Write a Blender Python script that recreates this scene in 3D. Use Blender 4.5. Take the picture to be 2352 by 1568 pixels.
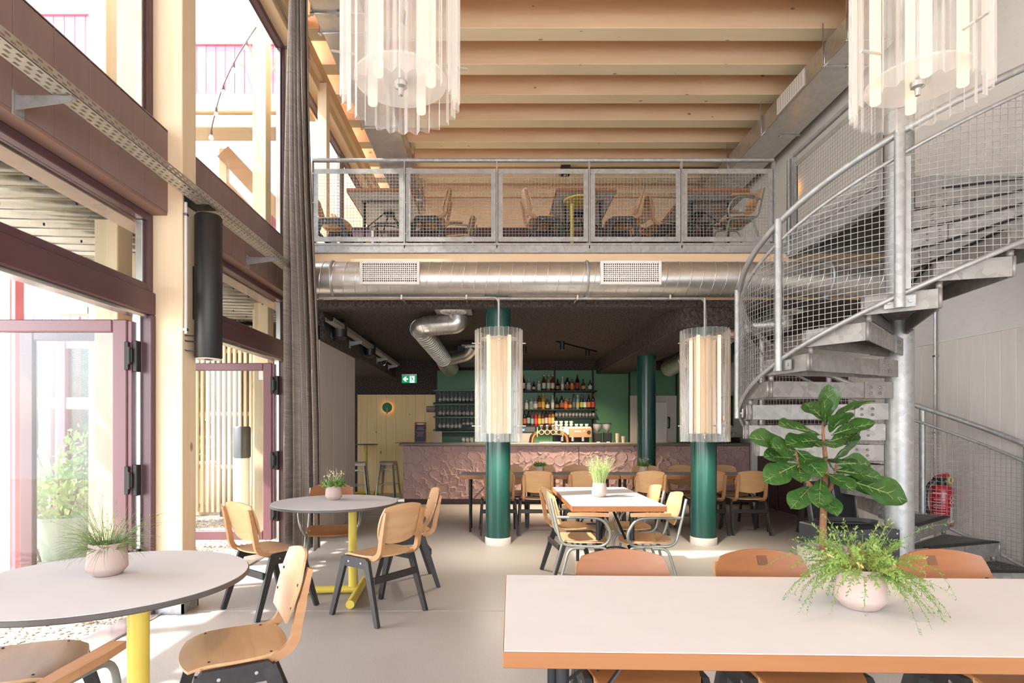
import bpy, bmesh, math, random
import numpy as np
from mathutils import Vector, Matrix
S = bpy.context.scene
for o in list(bpy.data.objects): bpy.data.objects.remove(o)
random.seed(7)
PI = math.pi
R = math.radians
COL = S.collection

# ------------------------------------------------------------- camera, sky, sun, exposure
cam = bpy.data.cameras.new('camera'); camo = bpy.data.objects.new('camera', cam); COL.objects.link(camo)
EYE = 1.337
FPX = 1300.0
camo.location = (0, 0, EYE); camo.rotation_euler = (R(90), 0, 0)
cam.sensor_fit = 'HORIZONTAL'; cam.sensor_width = 36.0; cam.lens = 36.0*FPX/2352.0
cam.shift_x = (1176-1135)/2352.0; cam.shift_y = (987-784)/2352.0
cam.clip_start = 0.05; cam.clip_end = 300
S.camera = camo
w = bpy.data.worlds.new('world'); S.world = w; w.use_nodes = True
nt = w.node_tree; nt.nodes.clear()
sky = nt.nodes.new('ShaderNodeTexSky'); sky.sky_type = 'NISHITA'; sky.sun_disc = False
sky.sun_elevation = R(48); sky.sun_rotation = R(255); sky.air_density = 1.0; sky.dust_density = 2.5; sky.ozone_density = 1.0
SKY_STRENGTH = 0.62
mixc = nt.nodes.new('ShaderNodeMix'); mixc.data_type = 'RGBA'; mixc.inputs[0].default_value = 0.62
mixc.inputs[7].default_value = (5.6, 5.95, 6.5, 1)
bg = nt.nodes.new('ShaderNodeBackground'); bg.inputs['Strength'].default_value = SKY_STRENGTH
wo = nt.nodes.new('ShaderNodeOutputWorld')
nt.links.new(sky.outputs['Color'], mixc.inputs[6]); nt.links.new(mixc.outputs[2], bg.inputs['Color']); nt.links.new(bg.outputs['Background'], wo.inputs['Surface'])
sun = bpy.data.lights.new('sun', 'SUN'); suno = bpy.data.objects.new('sun', sun); COL.objects.link(suno)
sun.energy = 6.5; sun.angle = R(0.9); sun.color = (1.0, 0.95, 0.88)
suno.location = (-12, -4, 14)
suno.rotation_euler = Vector((0.92, 0.30, -1.0)).to_track_quat('-Z', 'Y').to_euler()
S.view_settings.view_transform = 'Standard'; S.view_settings.look = 'None'
S.view_settings.gamma = 1.0; S.view_settings.use_curve_mapping = False
S.view_settings.exposure = 1.66
S.cycles.use_denoising = True
S.cycles.max_bounces = 9; S.cycles.diffuse_bounces = 7; S.cycles.glossy_bounces = 3
S.cycles.transmission_bounces = 4; S.cycles.transparent_max_bounces = 14
S.cycles.caustics_reflective = False; S.cycles.caustics_refractive = False
S.cycles.sample_clamp_indirect = 6.0

# ------------------------------------------------------------- helpers
def srgb(h):
    if isinstance(h, str):
        h = h.lstrip('#'); c = [int(h[i:i+2], 16)/255 for i in (0, 2, 4)]
    else: c = h
    return tuple((x/12.92 if x <= 0.04045 else ((x+0.055)/1.055)**2.4) for x in c) + (1.0,)

class MB:
    def __init__(s): s.v = []; s.f = []; s.sm = []; s.M = None
    def add(s, vs, fs, sm=False):
        n = len(s.v)
        if s.M is not None: vs = [tuple(s.M @ Vector(p)) for p in vs]
        s.v.extend(vs); s.f.extend([tuple(i+n for i in f) for f in fs]); s.sm.extend([sm]*len(fs))
        return s
    def box(s, x0, y0, z0, x1, y1, z1, c=0.0):
        if x0 > x1: x0, x1 = x1, x0
        if y0 > y1: y0, y1 = y1, y0
        if z0 > z1: z0, z1 = z1, z0
        if c <= 0:
            vs = [(x, y, z) for z in (z0, z1) for y in (y0, y1) for x in (x0, x1)]
            return s.add(vs, [(0,2,3,1),(4,5,7,6),(0,1,5,4),(2,6,7,3),(0,4,6,2),(1,3,7,5)])
        c = min(c, (x1-x0)*.45, (y1-y0)*.45, (z1-z0)*.45)
        X, Y, Z = (x0, x1), (y0, y1), (z0, z1); vs = []; idx = {}
        for i in (0, 1):
            for j in (0, 1):
                for k in (0, 1):
                    sx, sy, sz = (1-2*i)*c, (1-2*j)*c, (1-2*k)*c
                    idx[i,j,k] = len(vs)
                    vs += [(X[i], Y[j]+sy, Z[k]+sz), (X[i]+sx, Y[j], Z[k]+sz), (X[i]+sx, Y[j]+sy, Z[k])]
        q = lambda i, j, k, a: idx[i,j,k]+a
        fs = []
        for i in (0, 1): fs.append((q(i,0,0,0), q(i,1,0,0), q(i,1,1,0), q(i,0,1,0)))
        for j in (0, 1): fs.append((q(0,j,0,1), q(1,j,0,1), q(1,j,1,1), q(0,j,1,1)))
        for k in (0, 1): fs.append((q(0,0,k,2), q(1,0,k,2), q(1,1,k,2), q(0,1,k,2)))
        for a in (0, 1):
            for b in (0, 1):
                fs.append((q(0,a,b,1), q(1,a,b,1), q(1,a,b,2), q(0,a,b,2)))
                fs.append((q(a,0,b,0), q(a,1,b,0), q(a,1,b,2), q(a,0,b,2)))
                fs.append((q(a,b,0,0), q(a,b,1,0), q(a,b,1,1), q(a,b,0,1)))
        for key in idx: fs.append((idx[key], idx[key]+1, idx[key]+2))
        return s.add(vs, fs)
    def tube(s, pts, r, n=8, closed=False, cap=True, sm=True, flat=None):
        P = [Vector(p) for p in pts]; m = len(P)
        rr = r if isinstance(r, (list, tuple)) else [r]*m
        T = []
        for i in range(m):
            if closed: t = P[(i+1) % m]-P[i-1]
            else: t = P[min(i+1, m-1)]-P[max(i-1, 0)]
            T.append(t.normalized() if t.length > 1e-9 else Vector((0, 0, 1)))
        up = Vector((0, 0, 1)) if abs(T[0].z) < .9 else Vector((1, 0, 0))
        N = (up-T[0]*up.dot(T[0])).normalized(); vs = []
        for i in range(m):
            N = N-T[i]*N.dot(T[i])
            N = N.normalized() if N.length > 1e-6 else T[i].orthogonal().normalized()
            B = T[i].cross(N)
            for k in range(n):
                a = 2*PI*(k+.5)/n
                vs.append(tuple(P[i]+(N*math.cos(a)+B*math.sin(a))*rr[i]))
        fs = []
        for i in range(m if closed else m-1):
            j = (i+1) % m
            for k in range(n): fs.append((i*n+k, i*n+(k+1) % n, j*n+(k+1) % n, j*n+k))
        if cap and not closed: fs += [tuple(range(n))[::-1], tuple((m-1)*n+k for k in range(n))]
        return s.add(vs, fs, sm)
    def bar(s, pts, side, wd, th):
        """rectangular section swept along pts; side = unit vector across the width"""
        P = [Vector(p) for p in pts]; sd = Vector(side).normalized(); m = len(P); vs = []
        W = wd if isinstance(wd, (list, tuple)) else [wd]*m
        H = th if isinstance(th, (list, tuple)) else [th]*m
        for i in range(m):
            t = (P[min(i+1, m-1)]-P[max(i-1, 0)]).normalized(); nn = sd.cross(t).normalized()
            for a, b in ((-1,-1),(1,-1),(1,1),(-1,1)): vs.append(tuple(P[i]+sd*a*W[i]/2+nn*b*H[i]/2))
        fs = [(i*4+k, i*4+(k+1) % 4, i*4+4+(k+1) % 4, i*4+4+k) for i in range(m-1) for k in range(4)]
        fs += [(3,2,1,0), tuple((m-1)*4+k for k in range(4))]
        return s.add(vs, fs)
    def lathe(s, prof, n=20, c=(0, 0, 0), sm=True, cap=True):
        vs = []; m = len(prof)
        for r, z in prof:
            for k in range(n):
                a = 2*PI*k/n; vs.append((c[0]+r*math.cos(a), c[1]+r*math.sin(a), c[2]+z))
        fs = [(i*n+k, i*n+(k+1) % n, i*n+n+(k+1) % n, i*n+n+k) for i in range(m-1) for k in range(n)]
        if cap:
            if prof[0][0] > 1e-4: fs.append(tuple(range(n))[::-1])
            if prof[-1][0] > 1e-4: fs.append(tuple((m-1)*n+k for k in range(n)))
        return s.add(vs, fs, sm)
    def prism(s, poly, ext):
        n = len(poly); e = Vector(ext)
        vs = [tuple(p) for p in poly]+[tuple(Vector(p)+e) for p in poly]
        fs = [tuple(range(n))[::-1], tuple(range(n, 2*n))]+[(k, (k+1) % n, n+(k+1) % n, n+k) for k in range(n)]
        return s.add(vs, fs)
    def sheet(s, fn, nu, nv, off):
        """closed shell: fn(u,v) in [-1,1]^2 -> point, off = thickness vector"""
        e = Vector(off); top = [Vector(fn(-1+2*i/nu, -1+2*j/nv)) for j in range(nv+1) for i in range(nu+1)]
        n = len(top); vs = [tuple(p) for p in top]+[tuple(p-e) for p in top]
        g = lambda i, j: j*(nu+1)+i
        fs = [(g(i,j), g(i+1,j), g(i+1,j+1), g(i,j+1)) for j in range(nv) for i in range(nu)]
        s.add(vs, fs+[tuple(q+n for q in f[::-1]) for f in fs], True)
        ring = [g(i,0) for i in range(nu)]+[g(nu,j) for j in range(nv)]+[g(i,nv) for i in range(nu,0,-1)]+[g(0,j) for j in range(nv,0,-1)]
        b = len(s.v)-2*n
        m = len(ring)
        s.f.extend([(b+ring[k], b+n+ring[k], b+n+ring[(k+1) % m], b+ring[(k+1) % m]) for k in range(m)]); s.sm.extend([False]*m)
        return s
    def grid(s, O, U, V, lu, lv, step, r, border=True):
        """wire grid of 4-sided wires in the plane O + a U + b V"""
        O, U, V = Vector(O), Vector(U).normalized(), Vector(V).normalized()
        nu, nv = max(1, round(lu/step)), max(1, round(lv/step))
        for i in range(0 if border else 1, nu+(1 if border else 0)):
            a = O+U*(lu*i/nu); s.tube([a, a+V*lv], r, 4, cap=False, sm=False)
        for j in range(0 if border else 1, nv+(1 if border else 0)):
            a = O+V*(lv*j/nv); s.tube([a, a+U*lu], r, 4, cap=False, sm=False)
        return s
    def mesh(s, name):
        me = bpy.data.meshes.new(name); me.from_pydata(s.v, [], s.f)
        me.polygons.foreach_set('use_smooth', s.sm); me.update()
        b = bmesh.new(); b.from_mesh(me); bmesh.ops.recalc_face_normals(b, faces=b.faces); b.to_mesh(me); b.free()
        return me
    def build(s, name, m, parent=None, loc=None):
        me = s.mesh(name); me.materials.append(m)
        if any(s.sm): me.set_sharp_from_angle(angle=R(40))
        return link(name, me, parent, loc)
def link(name, me, parent=None, loc=None, rot=None):
    o = bpy.data.objects.new(name, me); COL.objects.link(o)
    if parent is not None: o.parent = parent
    if loc is not None: o.location = loc
    if rot is not None: o.rotation_euler = rot
    return o
def tag(o, label=None, cat=None, group=None, kind=None):
    if label: o['label'] = label
    if cat: o['category'] = cat
    if group: o['group'] = group
    if kind: o['kind'] = kind
    return o
def thing(name, label, cat, loc=(0, 0, 0), rz=0.0, group=None):
    o = bpy.data.objects.new(name, None); COL.objects.link(o); o.empty_display_size = .1
    o.location = loc; o.rotation_euler = (0, 0, rz)
    return tag(o, label, cat, group)
def struct(name, loc=(0, 0, 0)):
    o = bpy.data.objects.new(name, None); COL.objects.link(o); o.empty_display_size = .1; o.location = loc; o['kind'] = 'structure'; return o
def kids(o): return KID.get(o, [])
def dup(root, loc, rz, label=None, group=None, mats=None):
    def cp(o, par):
        c = o.copy(); COL.objects.link(c)
        if par is not None: c.parent = par
        for ch in list(o.children): cp(ch, c)
        return c
    r = cp(root, None); r.location = loc; r.rotation_euler = (0, 0, rz)
    if label: r['label'] = label
    if group: r['group'] = group
    if mats:
        for ch in r.children:
            if ch.type == 'MESH' and ch.data.materials[0] in mats:
                ch.material_slots[0].link = 'OBJECT'; ch.material_slots[0].material = mats[ch.data.materials[0]]
    return r
def stuff(o): o['kind'] = 'stuff'; return o
def arc(c, r, a0, a1, n, z=None, plane='xy'):
    out = []
    for i in range(n+1):
        a = a0+(a1-a0)*i/n; u, v = r*math.cos(a), r*math.sin(a)
        out.append((c[0]+u, c[1]+v, c[2]) if plane == 'xy' else ((c[0]+u, c[1], c[2]+v) if plane == 'xz' else (c[0], c[1]+u, c[2]+v)))
    return out
def fillet(pts, r, n=5):
    P = [Vector(p) for p in pts]; out = [tuple(P[0])]
    for i in range(1, len(P)-1):
        a, b = (P[i-1]-P[i]), (P[i+1]-P[i]); k = min(r, a.length*.49, b.length*.49)
        p0, p1 = P[i]+a.normalized()*k, P[i]+b.normalized()*k
        for j in range(n+1):
            t = j/n; out.append(tuple(p0*(1-t)**2+P[i]*2*t*(1-t)+p1*t*t))
    out.append(tuple(P[-1])); return out

# ------------------------------------------------------------- materials
def newmat(name):
    m = bpy.data.materials.new(name); m.use_nodes = True; n = m.node_tree; b = n.nodes['Principled BSDF']; return m, n, b
def coords(n, scale=(1, 1, 1), rnd=True):
    tc = n.nodes.new('ShaderNodeTexCoord'); mp = n.nodes.new('ShaderNodeMapping'); mp.inputs['Scale'].default_value = scale
    if rnd:
        oi = n.nodes.new('ShaderNodeObjectInfo'); ml = n.nodes.new('ShaderNodeMath'); ml.operation = 'MULTIPLY'; ml.inputs[1].default_value = 37.0
        ad = n.nodes.new('ShaderNodeVectorMath'); ad.operation = 'ADD'
        n.links.new(oi.outputs['Random'], ml.inputs[0]); n.links.new(tc.outputs['Object'], ad.inputs[0]); n.links.new(ml.outputs[0], ad.inputs[1])
        n.links.new(ad.outputs[0], mp.inputs['Vector'])
    else: n.links.new(tc.outputs['Object'], mp.inputs['Vector'])
    return mp.outputs['Vector']
def noise(n, vec, scale, detail=4, rough=.55, dist=0):
    t = n.nodes.new('ShaderNodeTexNoise'); t.inputs['Scale'].default_value = scale; t.inputs['Detail'].default_value = detail
    t.inputs['Roughness'].default_value = rough; t.inputs['Distortion'].default_value = dist; n.links.new(vec, t.inputs['Vector']); return t.outputs[0]
def ramp(n, fac, stops):
    r = n.nodes.new('ShaderNodeValToRGB'); e = r.color_ramp.elements
    while len(e) < len(stops): e.new(.5)
    for q, (p, c) in zip(e, stops): q.position = p; q.color = c
    n.links.new(fac, r.inputs['Fac']); return r.outputs['Color']
def mixrgb(n, fac, a, b, mode='MIX'):
    x = n.nodes.new('ShaderNodeMix'); x.data_type = 'RGBA'; x.blend_type = mode
    for inp, v in ((x.inputs[0], fac), (x.inputs[6], a), (x.inputs[7], b)):
        if hasattr(v, 'is_linked'): n.links.new(v, inp)
        else: inp.default_value = v
    return x.outputs[2]
def bump(n, b, h, strength, dist=.01):
    k = n.nodes.new('ShaderNodeBump'); k.inputs['Strength'].default_value = strength; k.inputs['Distance'].default_value = dist
    n.links.new(h, k.inputs['Height']); n.links.new(k.outputs[0], b.inputs['Normal'])
def plain(name, c, rough=.5, metal=0.0, var=.06, sc=8.0, bmp=0.0, bsc=60, emit=None, spec=None):
    m, n, b = newmat(name); c = srgb(c); v = coords(n)
    f = noise(n, v, sc, 3)
    lo = tuple(x*(1-var) for x in c[:3])+(1,); hi = tuple(min(1, x*(1+var)) for x in c[:3])+(1,)
    n.links.new(ramp(n, f, [(.3, lo), (.7, hi)]), b.inputs['Base Color'])
    b.inputs['Roughness'].default_value = rough; b.inputs['Metallic'].default_value = metal
    if spec is not None: b.inputs['Specular IOR Level'].default_value = spec
    if bmp: bump(n, b, noise(n, v, bsc, 3), bmp)
    if emit: b.inputs['Emission Color'].default_value = srgb(emit[0]); b.inputs['Emission Strength'].default_value = emit[1]
    return m
def wood(name, c1, c2, axis='x', rough=.5, grain=26, knots=0.0, seed=1, var=.10, along=1.3, kscale=2.6, spec=.35):
    m, n, b = newmat(name); c1, c2 = srgb(c1), srgb(c2)
    st = {'x': (along, grain, grain), 'y': (grain, along, grain), 'z': (grain, grain, along)}[axis]
    v = coords(n, st); f = noise(n, v, 1.0, 5, .6, .6)
    col = ramp(n, f, [(.28, c1), (.72, c2)])
    v2 = coords(n, tuple(.35*a/grain if a == grain else .12 for a in st)); f2 = noise(n, v2, 6, 2)
    dk = tuple(x*(1-var*2) for x in c1[:3])+(1,)
    col = mixrgb(n, f2, col, mixrgb(n, .5, col, dk))
    if knots:
        ks = {'x': (.55, 1, 1), 'y': (1, .55, 1), 'z': (1, 1, .55)}[axis]
        v3 = coords(n, ks); vo = n.nodes.new('ShaderNodeTexVoronoi'); vo.inputs['Scale'].default_value = kscale; n.links.new(v3, vo.inputs['Vector'])
        kf = ramp(n, vo.outputs['Distance'], [(0.0, (1, 1, 1, 1)), (.055, (.75, .75, .75, 1)), (.085, (0, 0, 0, 1))])
        ml = n.nodes.new('ShaderNodeMath'); ml.operation = 'MULTIPLY'; ml.inputs[1].default_value = knots; n.links.new(kf, ml.inputs[0])
        col = mixrgb(n, ml.outputs[0], col, srgb('#7a4a2a'))
    n.links.new(col, b.inputs['Base Color']); b.inputs['Roughness'].default_value = rough; b.inputs['Specular IOR Level'].default_value = spec
    bump(n, b, f, .08, .002)
    return m
def steel(name, c, rough=.38, metal=.75, sc=30, var=.16):
    m, n, b = newmat(name); c = srgb(c); v = coords(n)
    vo = n.nodes.new('ShaderNodeTexVoronoi'); vo.inputs['Scale'].default_value = sc; n.links.new(v, vo.inputs['Vector'])
    f = noise(n, v, 3.5, 4); sep = n.nodes.new('ShaderNodeSeparateColor'); n.links.new(vo.outputs['Color'], sep.inputs[0])
    mm = n.nodes.new('ShaderNodeMath'); mm.operation = 'ADD'; n.links.new(sep.outputs[0], mm.inputs[0]); n.links.new(f, mm.inputs[1])
    hf = n.nodes.new('ShaderNodeMath'); hf.operation = 'MULTIPLY'; hf.inputs[1].default_value = .5; n.links.new(mm.outputs[0], hf.inputs[0])
    lo = tuple(x*(1-var) for x in c[:3])+(1,); hi = tuple(min(1, x*(1+var)) for x in c[:3])+(1,)
    n.links.new(ramp(n, hf.outputs[0], [(.25, lo), (.75, hi)]), b.inputs['Base Color'])
    rr = n.nodes.new('ShaderNodeMapRange'); rr.inputs[3].default_value = rough*.8; rr.inputs[4].default_value = rough*1.25
    n.links.new(f, rr.inputs[0]); n.links.new(rr.outputs[0], b.inputs['Roughness']); b.inputs['Metallic'].default_value = metal
    return m
def glass(name, tint=(1, 1, 1, 1), refl=1.0, haze=0.0, hazec=(1, 1, 1, 1), ior=1.45):
    m = bpy.data.materials.new(name); m.use_nodes = True; n = m.node_tree; n.nodes.clear()
    o = n.nodes.new('ShaderNodeOutputMaterial'); t = n.nodes.new('ShaderNodeBsdfTransparent'); t.inputs[0].default_value = tint
    g = n.nodes.new('ShaderNodeBsdfGlossy'); g.inputs['Roughness'].default_value = .02
    fr = n.nodes.new('ShaderNodeLayerWeight'); fr.inputs[0].default_value = .5
    pw = n.nodes.new('ShaderNodeMath'); pw.operation = 'POWER'; pw.inputs[1].default_value = 4.0; n.links.new(fr.outputs['Facing'], pw.inputs[0])
    ml = n.nodes.new('ShaderNodeMath'); ml.operation = 'MULTIPLY_ADD'; ml.inputs[1].default_value = .6*refl; ml.inputs[2].default_value = .045*refl; n.links.new(pw.outputs[0], ml.inputs[0])
    mx = n.nodes.new('ShaderNodeMixShader'); n.links.new(ml.outputs[0], mx.inputs[0]); n.links.new(t.outputs[0], mx.inputs[1]); n.links.new(g.outputs[0], mx.inputs[2])
    last = mx.outputs[0]
    if haze:
        d = n.nodes.new('ShaderNodeBsdfDiffuse'); d.inputs[0].default_value = hazec; tl = n.nodes.new('ShaderNodeBsdfTranslucent'); tl.inputs[0].default_value = hazec
        ms = n.nodes.new('ShaderNodeMixShader'); n.links.new(d.outputs[0], ms.inputs[1]); n.links.new(tl.outputs[0], ms.inputs[2])
        m2 = n.nodes.new('ShaderNodeMixShader'); m2.inputs[0].default_value = haze; n.links.new(last, m2.inputs[1]); n.links.new(ms.outputs[0], m2.inputs[2]); last = m2.outputs[0]
    n.links.new(last, o.inputs['Surface'])
    return m
def acrylic(name):
    """clear rippled corrugated acrylic: see-through flats, whiter where the sheet turns edge-on"""
    m = glass(name, (.97, .96, .95, 1), 1.4, .10, (1, .97, .93, 1)); n = m.node_tree
    v = coords(n, (60, 60, 9)); f = noise(n, v, 1, 3); k = n.nodes.new('ShaderNodeBump'); k.inputs['Strength'].default_value = .8; k.inputs['Distance'].default_value = .004
    n.links.new(f, k.inputs['Height'])
    for q in n.nodes:
        if q.type in ('BSDF_GLOSSY', 'BSDF_DIFFUSE', 'BSDF_TRANSLUCENT'): n.links.new(k.outputs[0], q.inputs['Normal'])
        if q.type == 'BSDF_GLOSSY': q.inputs['Roughness'].default_value = .12
    lw = n.nodes.new('ShaderNodeLayerWeight'); lw.inputs[0].default_value = .35
    mr = n.nodes.new('ShaderNodeMapRange'); mr.inputs[3].default_value = .08; mr.inputs[4].default_value = .6; n.links.new(lw.outputs['Facing'], mr.inputs[0])
    hz = [q for q in n.nodes if q.type == 'MIX_SHADER'][-1]; n.links.new(mr.outputs[0], hz.inputs[0])
    return m
def glow(name, c, s):
    m = bpy.data.materials.new(name); m.use_nodes = True; n = m.node_tree; n.nodes.clear()
    o = n.nodes.new('ShaderNodeOutputMaterial'); e = n.nodes.new('ShaderNodeEmission'); e.inputs[0].default_value = srgb(c); e.inputs[1].default_value = s
    n.links.new(e.outputs[0], o.inputs['Surface']); return m
def floor_mat():
    m, n, b = newmat('polished_concrete'); v = coords(n, rnd=False)
    f = noise(n, v, 1.1, 6, .6); g = noise(n, v, 120, 2)
    c = ramp(n, f, [(.3, srgb('#99938e')), (.7, srgb('#a8a39e'))]); c2 = ramp(n, g, [(.35, srgb('#918b86')), (.65, srgb('#bab4af'))])
    n.links.new(mixrgb(n, .3, c, c2), b.inputs['Base Color'])
    r = n.nodes.new('ShaderNodeMapRange'); r.inputs[3].default_value = .34; r.inputs[4].default_value = .5; n.links.new(f, r.inputs[0]); n.links.new(r.outputs[0], b.inputs['Roughness'])
    bump(n, b, g, .04, .002); return m
def plaster_wall():
    m, n, b = newmat('white_stained_concrete'); v = coords(n, rnd=False)
    v2 = coords(n, (1, 4, 22), rnd=False); f = noise(n, v2, 2.2, 6, .7, .4); g = noise(n, v, 1.2, 4)
    c = ramp(n, f, [(.30, srgb('#9d9792')), (.36, srgb('#d3cec9')), (.6, srgb('#dedad6'))])
    c2 = ramp(n, g, [(.3, srgb('#c9c4bf')), (.7, srgb('#e0dcd8'))])
    n.links.new(mixrgb(n, .5, c, c2), b.inputs['Base Color']); b.inputs['Roughness'].default_value = .8; bump(n, b, f, .15, .003); return m
def sprayed():
    m, n, b = newmat('dark_sprayed_acoustic_plaster'); v = coords(n, rnd=False)
    g = noise(n, v, 34, 6, .7); c = ramp(n, g, [(.38, srgb('#2c2523')), (.62, srgb('#655955'))])
    n.links.new(c, b.inputs['Base Color']); b.inputs['Roughness'].default_value = .95; bump(n, b, g, 1.0, .03); return m
def curtain_mat():
    m, n, b = newmat('slub_curtain_weave'); v = coords(n, (5, 5, 90), rnd=False); f = noise(n, v, 1.0, 5, .65)
    v2 = coords(n, (170, 170, 2), rnd=False); g = noise(n, v2, 1.0, 2)
    c = ramp(n, f, [(.3, srgb('#8a817b')), (.5, srgb('#aea49c')), (.7, srgb('#cfc6be'))])
    c2 = ramp(n, g, [(.3, srgb('#978d86')), (.7, srgb('#bfb5ae'))]); cc = mixrgb(n, .45, c, c2); n.links.new(cc, b.inputs['Base Color'])
    b.inputs['Roughness'].default_value = .9; b.inputs['Specular IOR Level'].default_value = .1
    t = n.nodes.new('ShaderNodeBsdfTranslucent'); n.links.new(cc, t.inputs[0]); mx = n.nodes.new('ShaderNodeMixShader'); mx.inputs[0].default_value = .22
    o = [q for q in n.nodes if q.type == 'OUTPUT_MATERIAL'][0]; n.links.new(b.outputs[0], mx.inputs[1]); n.links.new(t.outputs[0], mx.inputs[2]); n.links.new(mx.outputs[0], o.inputs['Surface'])
    bump(n, b, f, .3, .003); return m
def leaf_mat(name, c1, c2, vein=None, rough=.38):
    m, n, b = newmat(name); v = coords(n); f = noise(n, v, 9, 3); n.links.new(ramp(n, f, [(.3, srgb(c1)), (.7, srgb(c2))]), b.inputs['Base Color'])
    b.inputs['Roughness'].default_value = rough
    t = n.nodes.new('ShaderNodeBsdfTranslucent'); t.inputs[0].default_value = srgb(c2); mx = n.nodes.new('ShaderNodeMixShader'); mx.inputs[0].default_value = .25
    o = [q for q in n.nodes if q.type == 'OUTPUT_MATERIAL'][0]; n.links.new(b.outputs[0], mx.inputs[1]); n.links.new(t.outputs[0], mx.inputs[2]); n.links.new(mx.outputs[0], o.inputs['Surface'])
    return m

SPRUCE_Y = wood('spruce_along_y', '#e6c79c', '#f0d8b2', 'y', .6, 16, .75, kscale=1.7)
SPRUCE_X = wood('spruce_beam', '#e6c29a', '#f0d5b2', 'x', .6, 14, .85, kscale=4.4)
SPRUCE_LIT = wood('spruce_painted_lit', '#f4deb6', '#fbeaca', 'x', .6, 14, .75, kscale=4.4)  # beam spruce made paler, so the undersides' brighter light sits in the colour
SPRUCE_Z = wood('spruce_post', '#ecd2ac', '#f5e2c4', 'z', .6, 18, .8, kscale=3.6)
BACKWOOD = wood('pine_panel', '#e6c48d', '#f1d8a8', 'z', .6, 14, .9, kscale=4.0, var=.07)
BROWNWOOD = wood('brown_painted_wood', '#86706a', '#917b75', 'z', .7, 10, .15, var=.03)
SOFFIT = wood('brown_painted_soffit', '#8a6c62', '#9a7a6e', 'y', .65, 10, .2, var=.04)
BEECH = wood('beech_ply', '#c2966a', '#d6b084', 'x', .34, 22, .0, along=3.0, var=.09, spec=.5)
BEECH_A = wood('beech_ply_amber', '#8c552d', '#a1683a', 'x', .36, 22, .0, along=3.0, var=.10, spec=.5)
BENT = wood('beech_bentwood', '#ad7f5a', '#c4976b', 'y', .42, 30, .0, var=.12)
EDGE = wood('beech_table_edge', '#8c5a34', '#9c683f', 'x', .45, 18, .1, along=.8)
BLACKWOOD = plain('black_painted_wood', '#2b2929', .5, var=.25, sc=30)
GREYTUBE = plain('grey_green_lacquered_tube', '#8f9188', .32, .35, var=.08)
WHITETOP = plain('white_laminate_top', '#cac8c9', .62, var=.015, spec=.2)
GREYTOP = plain('pale_grey_laminate_top', '#bdb9b9', .34, var=.015, spec=.5)
DARKEDGE = plain('dark_table_edge', '#55504e', .5)
BLACKSTEEL = plain('black_steel', '#28292b', .4, .4, var=.1)
YELLOW = plain('yellow_powder_coat', '#d0ba50', .35, var=.04)
GALV = steel('galvanized_steel', '#a2a2a1', .45, .55, 26, .12)
GALVT = steel('weathered_galvanized_tread', '#8c8884', .5, .5, 22, .16)
GALVD = steel('galvanized_duct', '#c6c3bd', .30, .85, 14, .07)
CHROME = steel('bright_zinc', '#c9c9c8', .25, .9, 10, .05)
TRAY = steel('zinc_tray', '#bdb7ac', .4, .7, 20, .06)
GRATE = steel('grating_steel', '#6d6a67', .6, .5, 30, .12)
CONCRETE = floor_mat(); PLASTER = plaster_wall(); SPRAY = sprayed(); CURTAIN = curtain_mat()
WHITEPLANK = wood('white_glazed_plank', '#d3cbc4', '#dfd8d2', 'z', .7, 12, .12, var=.03, kscale=1.2)
GREYWALL = wood('whitewashed_panel', '#bfb7b0', '#cbc4bd', 'z', .75, 14, .0, var=.04)
GREENCOL = plain('dark_green_gloss_paint', '#1e4a43', .22, var=.04, sc=4)
GREENPANEL = plain('green_bar_panel', '#4d7d58', .45, var=.05, sc=2)
BLACKMETAL = plain('matt_black_metal', '#1d1c1c', .55, .2)
PINK = plain('dusty_pink_clay', '#b59896', .85, var=.05, sc=5, bmp=.1, bsc=90)
MAROON = plain('maroon_lacquer', '#593c42', .35, var=.05, sc=3)
MAROON_L = plain('maroon_frame', '#6b464c', .4, var=.04, sc=3)
PURPLE = plain('dark_maroon_panel', '#4a3236', .5, var=.05, sc=3)
WHITE = plain('white_paint', '#dcd8d3', .5, var=.02)
OFFWHITE = plain('off_white_fridge', '#cbbfb4', .45, var=.03)
BLACK = plain('black_plastic', '#1a1a1b', .45, var=.08)
DGREY = plain('dark_grey_metal', '#3b3d41', .45, .2, var=.06)
ACRYL = acrylic('rippled_acrylic'); FROST = glass('frosted_disc', (.95, .95, .95, 1), .6, .34, (1, .99, .97, 1))
PANE = glass('window_glass', (.74, .755, .75, 1), .8); DRINK = glass('drinking_glass', (.9, .92, .92, 1), 4.5, .30)
TUBE_ON = glow('warm_tube', '#ffdfba', .55); TUBE_SOFT = glow('soft_tube', '#ffe9d2', .4)
SIGNGREEN = glow('lit_sign_green', '#1f9c5c', .34); SIGNWHITE = glow('lit_sign_white', '#ffffff', .42)
POTCLAY = plain('blush_clay', '#b09c93', .7, var=.03, sc=12); SOIL = plain('soil', '#3b2c22', .95, var=.3, sc=60)
STONEPOT = plain('speckled_stone_pot', '#a9a196', .85, var=.16, sc=90, bmp=.2)
FIGLEAF = leaf_mat('fig_leaf', '#335729', '#4b7236', rough=.3); BARK = plain('bark', '#8c6347', .85, var=.2, sc=40, bmp=.5)
VEIN = plain('pale_leaf_vein', '#a9b878', .5)
HERB = leaf_mat('herb_green', '#5b7f36', '#86a653', rough=.5); HERB_L = leaf_mat('herb_pale', '#a9bd78', '#c9d69c', rough=.55)
HERB_G = leaf_mat('herb_grey_green', '#74875a', '#93a473', rough=.55); HERB_F = leaf_mat('fern_green', '#6d8a3c', '#8fa854', rough=.5)
PALEBUD = plain('pale_bud', '#d8d2ae', .7)
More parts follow.
